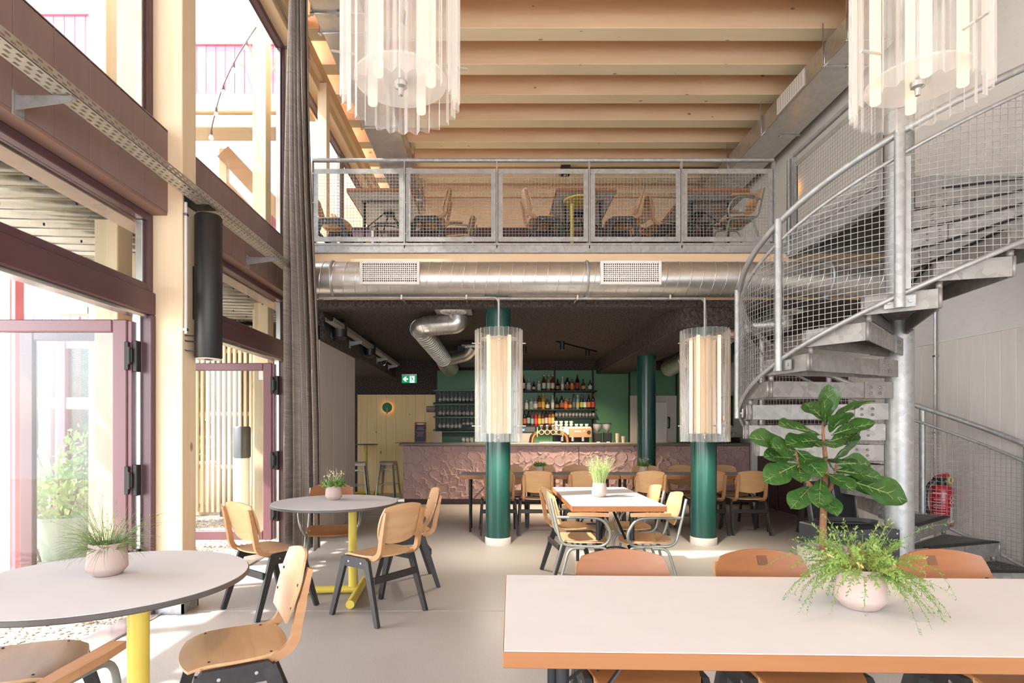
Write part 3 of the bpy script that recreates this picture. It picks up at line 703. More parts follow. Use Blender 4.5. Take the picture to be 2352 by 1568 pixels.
for n, a in enumerate(pa):
    big = .031 if n in (6,) else .026
    p = pol(RH+.02, a); m = MB().tube([tuple(p+Vector((0, 0, zb(a)-.1))), tuple(p+Vector((0, 0, zb(a)+1.06)))], big, 16)
    d = Vector((-math.sin(R(a)), math.cos(R(a)), 0)); c = pol(RS+.012, a, zb(a)-.055)
    m.bar([tuple(c-d*.085), tuple(c+d*.085)], (0, 0, 1), .075, .01)
    for s in (-.058, .058): q = c+d*s; o = pol(1, a); m.tube([tuple(q), tuple(q+o*.018)], .012, 8)
    if n == 6: q = pol(RH+.008, a+2.0); m.bar([tuple(q+Vector((0, 0, zb(a)+.02))), tuple(q+Vector((0, 0, zb(a)+.88)))], tuple(d), .035, .008)
    m.build('baluster_post', GALV, st)
for n in range(len(pa)):
    b0 = pa[n]+1.3; b1 = (pa[n+1]-1.3) if n+1 < len(pa) else A1
    m = MB(); nn = max(2, round((b1-b0)/1.9)); wr_ = .0024
    for i in range(nn+1):
        a = b0+(b1-b0)*i/nn; m.tube([tuple(pol(RH, a, zb(a))), tuple(pol(RH, a, zb(a)+.89))], wr_, 4, cap=False, sm=False)
    z = .04*math.ceil((zb(b0)+.01)/.04)
    while z < zb(b1)+.89:
        lo = max(b0, 235.5+(z-.89-2.24)*DD/RISE); hi = min(b1, 235.5+(z-.005-2.24)*DD/RISE)
        if hi-lo > .8:
            q = max(2, int((hi-lo)/3)); m.tube([tuple(pol(RH+.003, lo+(hi-lo)*i/q, z)) for i in range(q+1)], wr_, 4, cap=False, sm=False)
        z += .04
    stuff(m.build('wire_mesh', GALV, st))
# landing between the last tread and the gallery
ld = thing('stair_landing', 'galvanized grating landing joining the spiral stairs to the gallery', 'landing', (0, 0, 3.448))
m = MB().box(3.32, 4.70, -.18, 3.335, 6.38, .0, .003).box(3.32, 4.70, -.18, 3.39, 6.38, -.17, .002).box(3.32, 4.70, -.012, 3.39, 6.38, 0, .002).box(3.335, 4.70, -.16, 4.62, 4.715, 0, .003).box(4.6, 4.7, -.18, 4.62, 6.38, 0, .003); m.build('edge_channel', GALV, ld)
m = MB()
for i in range(54): yy = 4.73+i*.031; m.box(3.34, yy, -.04, 4.6, yy+.004, -.005)
for i in range(9): xx = 3.4+i*.14; m.box(xx, 4.72, -.012, xx+.006, 6.38, -.004)
for yy in (5.25, 5.8): m.box(3.34, yy, -.12, 4.6, yy+.06, -.04)
stuff(m.build('grating', GRATE, ld))
def mesh_rail(t, P0, P1, zf, n, step=.0365, htop=.945, hbot=.02, hh=.82, post_w=.045):
    P0, P1 = Vector(P0), Vector(P1); U = (P1-P0).normalized(); L = (P1-P0).length/n; N = Vector((U.y, -U.x, 0))
    MB().tube([tuple(P0+Vector((0, 0, zf+htop))), tuple(P1+Vector((0, 0, zf+htop)))], .024, 12).build('handrail', GALV, t)
    for i in range(n+1):
        q = P0+U*L*i; m = MB().bar([tuple(q+Vector((0, 0, zf-.06))), tuple(q+Vector((0, 0, zf+htop-.02)))], tuple(N), .06, .012)
        m.bar([tuple(q-N*.03+Vector((0, 0, zf-.06))), tuple(q-N*.03+Vector((0, 0, zf+.84)))], tuple(U), post_w, .006)
        for z in (.78, .45, .1): c = q+N*.034+U*.018+Vector((0, 0, zf+z)); m.tube([tuple(c), tuple(c+N*.008)], .008, 6)
        m.build('post', GALV, t)
    for i in range(n):
        a = P0+U*(L*i+.012)+N*.012; l = L-.024; z0, z1 = zf+hbot, zf+hbot+hh; f = .052
        m = MB()
        for c, e in (((a+U*f/2), 'v'), ((a+U*(l-f/2)), 'v')): m.bar([tuple(c+Vector((0, 0, z0))), tuple(c+Vector((0, 0, z1)))], tuple(U), f, .006)
        for z in (z0+f/2, z1-f/2): m.bar([tuple(a+U*f+Vector((0, 0, z))), tuple(a+U*(l-f)+Vector((0, 0, z)))], (0, 0, 1), f, .006)
        m.bar([tuple(a+Vector((0, 0, z1))+N*-.02), tuple(a+U*l+Vector((0, 0, z1))+N*-.02)], tuple(N), .045, .006)
        fr = m.build('panel_frame', GALV, t)
        g = MB().grid(a+U*f+Vector((0, 0, z0+f))+N*.003, U, (0, 0, 1), l-2*f, z1-z0-2*f, step, .0019)
        stuff(g.build('wire_mesh', GALV, fr))
gr_ = thing('gallery_railing', 'galvanized gallery railing of wire mesh panels across the room', 'railing')
mesh_rail(gr_, (-2.057, 6.42, 0), (3.165, 6.42, 0), 3.448, 5)
gl_ = thing('landing_railing', 'galvanized mesh railing running from the gallery corner towards the stair pole', 'railing')
mesh_rail(gl_, (3.34, 6.30, 0), (3.34, 4.86, 0), 3.448, 1, step=.04)
MB().box(3.31, 6.36, 3.3, 3.37, 6.42, 4.39, .006).build('corner_post', GALV, gl_)
MB().box(3.29, 4.80, 3.30, 3.37, 4.86, 4.30, .004).build('end_plate', GALV, gl_)

# ============================================================= BAR
def dab_field(nx, nz, W, Hh, n, seed):
    rng = np.random.default_rng(seed); X, Z = np.meshgrid(np.linspace(0, W, nx+1), np.linspace(0, Hh, nz+1)); h = np.zeros_like(X)
    for _ in range(n):
        cx, cz = rng.uniform(-.05, W+.05), rng.uniform(-.05, Hh+.05); r = rng.uniform(.045, .12); a = rng.uniform(0, 2*PI); e = rng.uniform(.55, .9)
        u = (X-cx)*math.cos(a)+(Z-cz)*math.sin(a); v = -(X-cx)*math.sin(a)+(Z-cz)*math.cos(a)
        d = np.sqrt((u/r)**2+(v/(r*e))**2); ins = d < 1
        new = h*.25+(.006*(u/r)+.004)+.010*np.exp(-((d-.93)/.09)**2)*(u > -.3*r)
        h = np.where(ins, new, h)
    return X, Z, h
bar = thing('bar_counter', 'long bar counter faced with swirled dusty pink clay panels', 'counter')
edges = [-1.64, -.04, 1.52, 2.90, 4.59]
for n in range(4):
    W = edges[n+1]-edges[n]-.012; Hh = .945; nx = int(W/.0125); nz = int(Hh/.0125)
    X, Z, h = dab_field(nx, nz, W, Hh, int(W*260), 11+n); m = MB()
    vs = [(edges[n]+.006+X[j, i], 10.16-h[j, i], .10+Z[j, i]) for j in range(nz+1) for i in range(nx+1)]
    k = len(vs); vs += [(p[0], 10.22, p[2]) for p in vs]; g = lambda i, j: j*(nx+1)+i
    fs = [(g(i,j), g(i+1,j), g(i+1,j+1), g(i,j+1)) for j in range(nz) for i in range(nx)]
    rg = [g(i,0) for i in range(nx)]+[g(nx,j) for j in range(nz)]+[g(i,nz) for i in range(nx,0,-1)]+[g(0,j) for j in range(nz,0,-1)]
    m.add(vs, fs, True); m.f.extend([(rg[q], k+rg[q], k+rg[(q+1) % len(rg)], rg[(q+1) % len(rg)]) for q in range(len(rg))]); m.sm.extend([False]*len(rg))
    m.build('clay_panel', PINK, bar)
MB().box(-1.62, 10.20, .0, 4.59, 10.30, 1.05, .004).build('carcass', PURPLE, bar)
MB().box(-1.55, 10.24, 0, 4.6, 10.34, .1).build('plinth', BLACKMETAL, bar)
MB().box(-1.70, 10.10, 1.052, 4.60, 10.82, 1.10, .006).build('worktop', plain('dark_oiled_worktop', '#6f655d', .4, var=.1), bar)
MB().box(-.9, 10.82, .90, 4.0, 11.2, .95, .004).build('service_ledge', GALVD, bar); MB().box(-.8, 10.85, 0, 3.9, 11.15, .9, .004).build('undercounter', PURPLE, bar)
MB().box(-1.85, 10.5, 1.09, -1.6, 10.82, 1.104, .003).build('flap', plain('pale_flap', '#b3a084', .5), bar)
bk = struct('trim_11')
px = [(-1.21, 1.27), (1.285, 2.08), (2.095, 2.85), (2.865, 3.85), (3.865, 4.64)]
for a, b in px: MB().box(a, YB-.02, .9, b, YB+.035, 2.6, .003).build('green_panel', GREENPANEL, bk)
for x in (-1.225, 1.278, 2.088, 2.858, 3.858): MB().box(x-.018, YB-.045, .9, x+.018, YB-.015, 2.62, .003).build('black_upright', BLACKMETAL, bk)
bc = thing('back_counter', 'low dark back counter under the bottle shelves', 'counter'); MB().box(-1.2, 11.35, 0, 2.75, 11.95, .93, .006).build('carcass', PURPLE, bc); MB().box(-1.22, 11.32, .93, 2.77, 11.96, .97, .006).build('worktop', GALVD, bc)
# shelves with black brackets
def shelf(lb, x0, x1, z, y0=11.68, br=()):
    t = thing('bar_shelf', lb, 'shelf'); MB().box(x0, y0, z-.028, x1, YB-.03, z, .004).build('board', BLACKMETAL, t)
    for x in br: MB().prism([(x, YB-.03, z-.028), (x, y0+.05, z-.028), (x, YB-.03, z-.13)], (.014, 0, 0)).build('bracket', BLACKMETAL, t)
SZ = [2.155, 1.765, 1.425, 1.60]
shelf('black shelf carrying the top row of bottles', .35, 2.13, SZ[0], br=(.4, 1.26, 2.07)); shelf('black shelf carrying the middle row of bottles', .35, 2.13, SZ[1], br=(.4, 1.26, 2.07))
shelf('black shelf carrying the lowest row of bottles', .35, 1.29, SZ[2], br=(.4, 1.25)); shelf('black shelf carrying the row of tumblers', 1.3, 2.13, SZ[3], br=(2.07,))
ORD = 'first second third fourth fifth sixth seventh eighth ninth tenth eleventh twelfth thirteenth fourteenth fifteenth sixteenth seventeenth eighteenth'.split()
BM = {}
def bcol(c, kind='g'):
    if (c, kind) not in BM: BM[c, kind] = plain('bottle_tone_'+str(len(BM)), c, .12 if kind == 'g' else .55, var=.05, spec=.6 if kind == 'g' else .3)
    return BM[c, kind]
def bottle_mesh(shape, h, r):
    if shape == 'slim': p = [(r*.9, 0), (r, .01), (r, h*.62), (r*.75, h*.70), (r*.36, h*.78), (r*.33, h*.93)]
    elif shape == 'round': p = [(r*.9, 0), (r, .012), (r, h*.5), (r*.85, h*.6), (r*.35, h*.72), (r*.33, h*.92)]
    else: p = [(r*.95, 0), (r, .008), (r, h*.68), (r*.5, h*.76), (r*.36, h*.80), (r*.36, h*.90)]
    return MB().lathe(p, 14), MB().lathe([(r*1.02, h*.14), (r*1.03, h*.16), (r*1.03, h*(.46 if shape != 'round' else .40)), (r*1.02, h*.48 if shape != 'round' else h*.42)], 14, cap=False), MB().lathe([(r*.36, h*.90), (r*.38, h*.91), (r*.38, h), (0, h)], 12)
def bottle(x, z, h, shape, glassc, labc, capc, lab, grp, y=11.82, r=None):
    r = r or h*(.118 if shape == 'slim' else .17 if shape == 'round' else .19)
    t = thing('bottle', lab, 'bottle', (x, y, z), 0, grp); a, b, c = bottle_mesh(shape, h, r)
    a.build('body', bcol(glassc), t); b.build('label', bcol(labc, 'l'), t); c.build('cap', bcol(capc, 'l'), t)
X12 = lambda zx: (1160+zx/4.2-1135)*11.82/1300
G, DK, AM, CL, WH, RD = '#20301f', '#201a1a', '#5a3216', '#9fb3a6', '#d8d2c6', '#7c2230'
row1 = [(177,.34,'slim',DK,WH,AM,'dark bottle with pale label'),(229,.25,'sq',CL,WH,WH,'clear bottle with white base label'),(279,.20,'round',DK,WH,DK,'squat dark bottle with diamond label'),(328,.21,'sq',WH,'#c9c1b4',WH,'squat cream bottle'),(375,.34,'slim',AM,WH,'#d9a35c','tall amber bottle with cream label'),(421,.34,'slim','#8a8a42',WH,'#e0b060','tall yellow green bottle'),(460,.34,'slim',RD,WH,WH,'tall red bottle with round label'),(508,.25,'round',DK,'#a08550',DK,'round dark bottle with gold mark'),(554,.30,'slim',CL,WH,WH,'slim clear bottle with white label'),(601,.28,'sq',DK,'#8a5a3c',DK,'broad dark bottle with brown label'),(647,.25,'sq','#9c4a24','#d0703a',AM,'orange red bottle'),(698,.35,'slim',DK,'#b8323c','#b0202a','tall dark bottle with red label'),(756,.25,'round',AM,'#cfa868',DK,'round amber bottle with tan label'),(821,.22,'sq',AM,WH,DK,'square dark bottle with cream label')]
for n, (zx, h, s, g, l, c, d) in enumerate(row1): bottle(X12(zx), SZ[0], h*.98, s, g, l, c, '%s, %s from the lamp on the top bottle shelf' % (d, ORD[n]), 'bottles on the top bar shelf')
row2 = [(208,.20,'sq',WH,WH,WH,'squat white bottle'),(253,.25,'sq',CL,'#8f9d92','#5aa08a','clear bottle with teal cap'),(293,.25,'sq','#8f8f8c',WH,'#cc7777','grey bottle with pink cap'),(332,.33,'slim',AM,'#b4854a','#d8a445','amber bottle with gold cap'),(367,.33,'slim','#b98a2c','#d7b24a','#e0b545','golden yellow bottle'),(409,.22,'sq',AM,WH,DK,'square brown bottle with cream label'),(458,.30,'slim',CL,WH,WH,'slim clear bottle'),(500,.25,'round',DK,'#7a6a42',DK,'round dark bottle'),(547,.29,'sq',DK,'#8c5236',DK,'broad dark bottle with rust label'),(585,.25,'sq','#9c4a24','#cf6d38',AM,'orange bottle'),(627,.24,'round',AM,'#b98a50',DK,'round brown bottle'),(664,.33,'slim','#3c4a44','#5c6a62',DK,'tall grey green bottle'),(700,.30,'slim','#6c8a96','#b9a06a',WH,'pale blue bottle'),(737,.32,'slim',G,'#9fb04a',DK,'green bottle with lime label'),(770,.32,'slim','#3a3a5a','#c9c9c0','#4a6aa0','dark bottle with blue cap'),(808,.33,'slim',DK,'#c46a34','#b0202a','orange labelled bottle with red cap'),(849,.34,'slim',DK,'#b04048','#b0202a','red labelled bottle at the shelf end')]
for n, (zx, h, s, g, l, c, d) in enumerate(row2): bottle(X12(zx), SZ[1], h*.98, s, g, l, c, '%s, %s from the lamp on the middle bottle shelf' % (d, ORD[n]), 'bottles on the middle bar shelf')
row3 = [(190,DK,'#b4543c',DK,'dark bottle with red brown label'),(226,DK,'#8f8f92',WH,'dark bottle with grey label'),(262,'#5a3038','#6fb0a4',DK,'dark bottle with turquoise label'),(297,'#a02838','#d84c50',RD,'bright red bottle'),(331,'#7a6420','#d8b444',RD,'yellow labelled bottle'),(364,'#5a2a30','#b0a46a',DK,'red bottle with olive label'),(397,'#3a2028','#b9a8a4',WH,'dark bottle with pink label'),(430,'#7a4a22','#cf9a5c','#c98a4a','amber bottle with tan label'),(461,'#8a6a30','#c9b07a','#d0a050','gold bottle at the shelf end')]
for n, (zx, g, l, c, d) in enumerate(row3): bottle(X12(zx), SZ[2], .345 if n in (1, 6, 7, 8) else .31, 'slim', g, l, c, '%s, %s from the lamp on the lowest bottle shelf' % (d, ORD[n]), 'bottles on the lowest bar shelf', r=.034)
tm = MB().lathe([(.0, .004), (.030, .004), (.036, .10), (.034, .10), (.028, .01), (0, .01)], 14).mesh('tumbler'); tm.materials.append(DRINK)
for n in range(12):
    o = link('tumbler', tm, None, (X12(495+n*32.3), 11.8, SZ[3])); tag(o, 'small clear tumbler, %s along the tumbler shelf from its bottle end' % ORD[n], 'glass', 'tumblers on the bar shelf')
# hanging wine glass rack
rk = thing('glass_rack', 'dark green rack of shelves holding upside down wine glasses', 'rack')
MB().box(-1.235, 11.93, 1.20, -.36, 11.975, 2.16, .003).build('back_plate', plain('rack_dark', '#22302a', .5), rk)
RZ = [2.135, 1.85, 1.585, 1.29]
RACKG = plain('rack_green', '#2f6a50', .35)
for z in RZ: MB().box(-1.245, 11.55, z, -.34, 11.95, z+.02, .003).build('rack_board', RACKG, rk)
for z in RZ[:3]: MB().box(-1.245, 11.56, z-.262, -.34, 11.9, z-.236, .003).build('drip_board', BLACKMETAL, rk)
def wine(h, r): return [(0, 0), (.034, .0), (.036, .004), (.006, .012), (.004, h*.45), (.012, h*.5), (r, h*.68), (r*1.0, h*.8), (r*.82, h), (r*.79, h), (r*.96, h*.79), (r*.93, h*.69), (0, h*.52)]
wm = MB().lathe([(a, -b) for a, b in wine(.215, .041)], 16).mesh('wine_glass'); wm.materials.append(DRINK)
ws = MB().lathe([(a, -b) for a, b in wine(.15, .04)], 16).mesh('wine_glass'); ws.materials.append(DRINK)
wu = MB().lathe(wine(.205, .040), 16).mesh('wine_glass'); wu.materials.append(DRINK)
for rw in range(3):
    for n in range(9):
        xx = (800+(972+n*41.6)/4.612-1135)*11.7/1300
        short = rw == 2 and n >= 6
        o = link('wine_glass', ws if short else wm, None, (xx, 11.72, RZ[rw]-.002))
        tag(o, '%s hanging %sglass from the pine wall in the %s row of the rack' % (ORD[n], 'short ' if short else 'wine ', ('top', 'middle', 'lowest')[rw]), 'glass', 'glasses hanging in the bar rack')
for n, x in enumerate((1218, 1260, 1303)):
    o = link('wine_glass', wu, None, ((800+x/4.612-1135)*11.6/1300, 11.6, .972)); tag(o, 'upright wine glass on the back counter under the rack, %s from the pine wall' % ORD[n], 'glass', 'upright glasses under the rack')
# fridge door between the green panels
t = thing('cold_room_door', 'pale cold room door with black handle between green panels', 'door', (0, 0, 0))
MB().box(2.87, YB-.06, .0, 3.03, YB-.018, 2.06, .004).box(3.62, YB-.06, 0, 3.85, YB-.018, 2.06, .004).box(3.03, YB-.06, 1.93, 3.62, YB-.018, 2.06, .004).build('door_frame', OFFWHITE, t)
lf = MB().box(3.05, YB-.09, .02, 3.64, YB-.045, 1.92, .008).build('door_leaf', WHITE, t)
MB().tube(fillet([(3.67, YB-.06, 1.38), (3.67, YB-.14, 1.38), (3.67, YB-.14, 1.60), (3.67, YB-.06, 1.60)], .03), .014, 8).build('handle', BLACK, lf)
MB().box(3.06, YB-.096, 1.78, 3.17, YB-.089, 1.92).build('notice', plain('notice_paper', '#d9cfc4', .7), lf)
# items on the counter
CT = 1.10
t = thing('menu_board', 'dark blue menu board clipped on a brown backing, leaning on the counter', 'menu board', (-1.37, 10.5, CT)); t.rotation_euler = (R(-8), 0, R(3))
MB().box(-.11, 0, .002, .11, .012, .385, .004).build('backing', BEECH_A, t); bp = MB().box(-.098, -.006, .02, .098, 0, .335, .002).build('sheet', plain('menu_navy', '#231d3a', .5), t)
MB().box(-.06, -.012, .335, .06, 0, .365, .003).build('clip', plain('brass_clip', '#dcc089', .4), t)
m = MB()
rl = random.Random(3)
for z, wd in ((.285, .13), (.262, .11), (.238, .15), (.190, .16), (.166, .12), (.142, .09), (.118, .13)):
    x = -wd/2
    while x < wd/2: l = rl.uniform(.008, .022); m.box(x, -.0075, z, min(x+l, wd/2), -.006, z+.011); x += l+.004
stuff(m.build('print', plain('menu_print', '#a8708c', .6), bp))
t = thing('paper_stand', 'small grey paper card standing beside the menu board', 'card', (-1.05, 10.45, CT)); MB().box(-.085, 0, .0, .085, .012, .215, .002).build('sheet', plain('grey_paper', '#a8998f', .7), t); MB().box(-.085, .012, 0, .085, .06, .01, .002).build('foot', BLACKMETAL, t)
t = thing('wall_plaque', 'small brown notice plaque on the pine wall beside the rack', 'sign', (-1.335, YB-.012, 1.775)); MB().box(-.1, 0, -.065, .1, .012, .065, .002).build('plate', plain('plaque_brown', '#4d3238', .5), t); m = MB()
for z, wd in ((.03, .17), (.01, .17), (-.01, .14), (-.035, .1)): 
    x = -wd/2
    while x < wd/2: l = rl.uniform(.01, .025); m.box(x, -.0015, z, min(x+l, wd/2), 0, z+.010); x += l+.004
stuff(m.build('print', plain('plaque_print', '#b59c96', .6), t))
COPPER = plain('copper', '#d58a58', .18, .9, var=.04); BRASS = plain('brass', '#d8b076', .25, .85)
t = thing('beer_tap', 'arched copper beer tap with four round badges on the bar', 'beer tap', (1.03, 10.45, CT))
for dy, mm in ((0, COPPER), (.05, COPPER), (.16, BLACK)):
    sc = 1.0 if dy < .1 else 1.08
    MB().tube(fillet([(-.33*sc, dy, 0), (-.31*sc, dy, .14), (-.2, dy, .20*sc), (.2, dy, .20*sc), (.31*sc, dy, .14), (.33*sc, dy, 0)], .1, 6), .03 if dy == 0 else .024, 14).build('arch_pipe', mm, t)
for k in range(4):
    b = MB().tube([(-.16+k*.107, -.055, .195), (-.16+k*.107, -.02, .195)], .046, 20).build('badge_ring', COPPER, t); MB().tube([(-.16+k*.107, -.06, .195), (-.16+k*.107, -.05, .195)], .036, 20).build('badge_face', BLACK, b)
    MB().lathe([(.012, 0), (.022, .05), (.03, .09), (.024, .1), (0, .1)], 12, (-.16+k*.107, 0, .225)).build('tap_handle', CHROME, t)
for s in (-1, 1):
    m = MB().tube([(s*.235, -.02, .11), (s*.235, -.02, .25)], .012, 8).lathe([(0, 0), (.02, .01), (.02, .03), (0, .04)], 12, (s*.235, -.02, .25)).tube([(s*.235, -.05, .18), (s*.235, .03, .18)], .012, 8); m.build('clamp', BRASS, t)
MB().box(-.2, -.02, .0, .2, .1, .02, .004).build('drip_tray', CHROME, t)
t = thing('coffee_machine', 'copper fronted espresso machine with cups piled on top', 'coffee machine', (1.56, 10.9, .95))
MB().box(-.40, 0, .28, .32, .4, .45, .02).build('housing', GALVD, t); MB().box(-.12, -.02, .24, .32, .02, .42, .01).build('front_panel', plain('machine_copper', '#b98660', .3, .6), t); MB().box(-.4, -.02, .02, .32, .4, .09, .01).box(-.4, .3, .09, .32, .4, .28, .01).build('base', BLACK, t)
m = MB()
for k in range(3): m.tube([(-.0+k*.045, -.028, .36), (-.0+k*.045, -.018, .36)], .016, 12)
m.tube([(.17, -.028, .37), (.17, -.018, .37)], .012, 10); m.build('button', plain('white_button', '#f2efe8', .4), t); MB().tube([(.26, -.03, .34), (.26, -.018, .34)], .038, 18).build('dial', BLACK, t)
for k in range(3): MB().lathe([(.03, .0), (.034, .05), (.02, .08)], 14, (-.25+k*.2, -.0, .17)).build('brew_head', CHROME, t)
cm = MB().lathe([(0, 0), (.022, 0), (.036, .05), (.033, .05), (.02, .006), (0, .006)], 12).mesh('cup'); cm.materials.append(plain('cup_cream', '#d9cdbb', .35))
q = 0
for lv in range(2):
    for k in range(7 if lv == 0 else 4):
        o = link('cup', cm, None, (1.56-.36+k*.098, 10.95+.03*(k % 2), .95+.45+lv*.056), (0, 0, 0))
        tag(o, 'cream cup on the espresso machine, %s in the %s layer' % (ORD[k], ('lower', 'upper')[lv]), 'cup', 'cups on the espresso machine')
for n, (x, lb) in enumerate(((2.0, 'black coffee grinder with clear hopper close to the espresso machine'), (2.19, 'black coffee grinder with clear hopper beside the paper cups'))):
    t = thing('coffee_grinder', lb, 'coffee grinder', (x, 10.95, .95)); MB().box(-.07, -.08, 0, .07, .12, .34, .015).build('housing', BLACK, t); MB().lathe([(.03, .34), (.08, .42), (.085, .5), (.075, .5), (.02, .36)], 16, (0, .02, 0)).build('hopper', DRINK, t); MB().lathe([(.086, .5), (.086, .515), (0, .52)], 16, (0, .02, 0)).build('lid', BLACK, t); MB().lathe([(.03, .345), (.066, .40), (0, .41)], 14, (0, .02, 0)).build('beans', plain('coffee_beans', '#3a2418', .6, sc=80), t); MB().box(-.03, -.086, .05, .03, -.08, .16).build('display', glow('small_display', '#c9d8ff', .8), t)
pm_ = MB().lathe([(.03, 0), (.04, .1), (.04, .16), (.0, .16)], 14).mesh('cup_stack')
for n, (x, h, lb) in enumerate(((2.31, 1.0, 'taller pile of paper cups at the grinder end of the bar'), (2.42, .62, 'shorter pile of paper cups at the grinder end of the bar'))):
    t = thing('paper_cups', lb, 'paper cups', (x, 10.6, CT))
    for k in range(int(8*h)): MB().lathe([(.028, 0), (.037, .07), (.04, .075), (.036, .075)], 14, (0, 0, k*.014)).build('cup', plain('paper_cup', '#cbb9a8', .7) if k == 0 and n == 0 else bpy.data.materials['paper_cup'], t)
t = thing('till', 'grey cash register with a blue lit display behind the bar', 'till', (.6, 10.88, .95)); MB().box(-.16, 0, 0, .16, .25, .34, .012).build('housing', plain('till_grey', '#8c8681', .5), t); MB().box(-.17, -.02, .34, .19, .05, .44, .008).build('head', DGREY, t); MB().box(-.06, -.024, .375, -.02, -.02, .40).build('display', glow('blue_display', '#3f7dff', 5), t)
t = thing('plate_stack', 'stack of dark round trays at the stair end of the bar', 'trays', (4.32, 10.45, CT))
for k in range(3): MB().lathe([(0, .0), (.2, .004), (.215, .03), (.21, .03), (.195, .01), (0, .008)], 28, (0, 0, .003+k*.033)).build('tray', plain('tray_bronze', '#5d4a40', .25, .7) if k == 0 else bpy.data.materials['tray_bronze'], t)
for n, (x, lb) in enumerate(((4.18, 'clear tumbler on the trays nearer the lamp'), (4.30, 'clear tumbler in the middle of the trays'), (4.42, 'taller clear glass on the stair side of the trays'))):
    o = link('tumbler', tm, None, (x, 10.45, CT+.108)); tag(o, lb, 'glass')
t = thing('corner_shelf', 'black wall shelf with copper cups beyond the stairside lamp', 'shelf'); MB().box(4.0, 11.0, 1.95, 4.64, 11.3, 1.99, .004).box(4.0, 11.0, 1.46, 4.64, 11.3, 1.5, .004).build('board', BLACKMETAL, t); MB().box(4.6, 11.0, 1.4, 4.64, 11.04, 2.0, .004).build('bracket', BLACKMETAL, t)
for n in range(5):
    o = MB().lathe([(0, 0), (.03, 0), (.035, .11), (.032, .11), (.027, .005), (0, .005)], 12).build('copper_cup', COPPER); o.location = (4.08+n*.11, 11.15, 1.5); tag(o, '%s copper cup along the black shelf beyond the lamp' % ORD[n], 'cup', 'copper cups on the wall shelf')
t = thing('branch_vase', 'glass vase with bare blossom twigs on the black wall shelf', 'vase', (4.2, 11.15, 1.99)); MB().lathe([(0, 0), (.05, .0), (.07, .06), (.06, .12), (.025, .17), (.032, .2), (.028, .2), (.02, .17)], 16).build('vase', DRINK, t)
m = MB(); rr = random.Random(5)
for k in range(9):
    a = rr.uniform(0, 6.28); l = rr.uniform(.25, .45); p = [(0, 0, .1), (.05*math.cos(a), .05*math.sin(a), .3), (.14*math.cos(a), .14*math.sin(a), .2+l)]; m.tube(p, [.004, .003, .002], 4)
stuff(m.build('twigs', plain('twig', '#6d5a48', .8), t))
# wall disc lamps, exit sign
def disc_lamp(lb, loc, rz):
    t = thing('disc_lamp', lb, 'wall lamp', loc, rz); MB().tube([(0, -.07, 0), (0, -.055, 0)], .105, 32).build('green_disc', plain('lamp_green', '#1f7a52', .35) if 'lamp_green' not in bpy.data.materials else bpy.data.materials['lamp_green'], t)
    MB().tube([(0, -.052, 0), (0, -.047, 0)], .085, 24).build('light_ring', glow('lamp_back', '#ffb46a', 1.6) if 'lamp_back' not in bpy.data.materials else bpy.data.materials['lamp_back'], t)
    MB().tube([(0, -.05, 0), (0, 0, 0)], .03, 12).build('stem', BRASS, t); MB().box(-.011, -.085, -.13, .011, -.068, -.0, .003).build('pull', BRASS, t); return t
disc_lamp('green disc lamp glowing on the pine back wall', (-2.255, YB, 1.81), 0)
disc_lamp('green disc lamp glowing on the concrete wall upstairs', (XR, 8.7, 5.02), R(-90)).scale = (1.3, 1.3, 1.3)
t = thing('exit_sign', 'green lit emergency exit sign hanging on two wires', 'exit sign', (-1.583, 10.55, 2.286)); W, Hs = .138, .075
MB().box(-W, 0, -Hs, W, .012, Hs, .002).build('sign_face', SIGNGREEN, t); MB().box(-W-.003, -.004, Hs-.012, W+.003, .03, Hs+.016, .003).build('sign_rail', CHROME, t)
pl_ = lambda pts: MB().prism([(a*.276-.138, -.003, b*.145-.075) for a, b in pts], (0, .003, 0))
pl_([(.07,.5),(.22,.8),(.34,.8),(.25,.6),(.42,.6),(.42,.42),(.25,.42),(.34,.2),(.22,.2)]).build('arrow', SIGNWHITE, t)
dp = pl_([(.54,.04),(.86,.04),(.86,.88),(.54,.88)]).build('door_symbol', SIGNWHITE, t)
m = MB(); gq = lambda a, b: (a*.276-.138, -.005, b*.145-.075)
m.tube([gq(.655,.79), (gq(.655,.79)[0], -.002, gq(.655,.79)[2])], .010, 12)
for pth, wd in (([(.68,.68),(.73,.45)], .019), ([(.68,.66),(.62,.6),(.57,.54)], .008), ([(.70,.67),(.79,.66),(.80,.55)], .008), ([(.70,.47),(.66,.28),(.62,.14)], .010), ([(.73,.45),(.76,.30),(.88,.29)], .010)): m.bar([gq(*q) for q in pth], (0, 1, 0), .003, wd)
m.build('running_figure', SIGNGREEN, dp)
m = MB()
for s in (-.1, .1): m.tube([(s, .012, Hs), (s, .012, .512)], .002, 4)
m.build('wire', BLACKMETAL, t)
# ============================================================= FURNITURE
def seat_fn(w, d, z, dish=.012, nose=.02):
    def f(u, v):
        k = .55; x = u*math.sqrt(1-k*v*v/2)/math.sqrt(1-k/2*.0); y = v*math.sqrt(1-k*u*u/2)
        zz = z-dish*(1-u*u)*(1-.5*v*v)-nose*max(0, v-.45)**2/.3+.010*max(0, -v-.5)
        return (x*w/2, y*d/2, zz)
    return f
def back_fn(w, h, z0, lean, y0, bow=.03, taper=.0):
    def f(u, v):
        k = .62; x = u*math.sqrt(1-k*v*v/2); q = v*math.sqrt(1-k*u*u/2)
        t = (q+1)/2; wl = 1-taper*(1-t)
        return (x*w/2*wl, y0-lean*t-bow*(1-u*u)+0.0, z0+h*t)
    return f
def screws(m, pts, r=.006):
    for x, y, z in pts: m.lathe([(0, .0025), (r*.7, .0022), (r, 0)], 8, (x, y, z), cap=False)
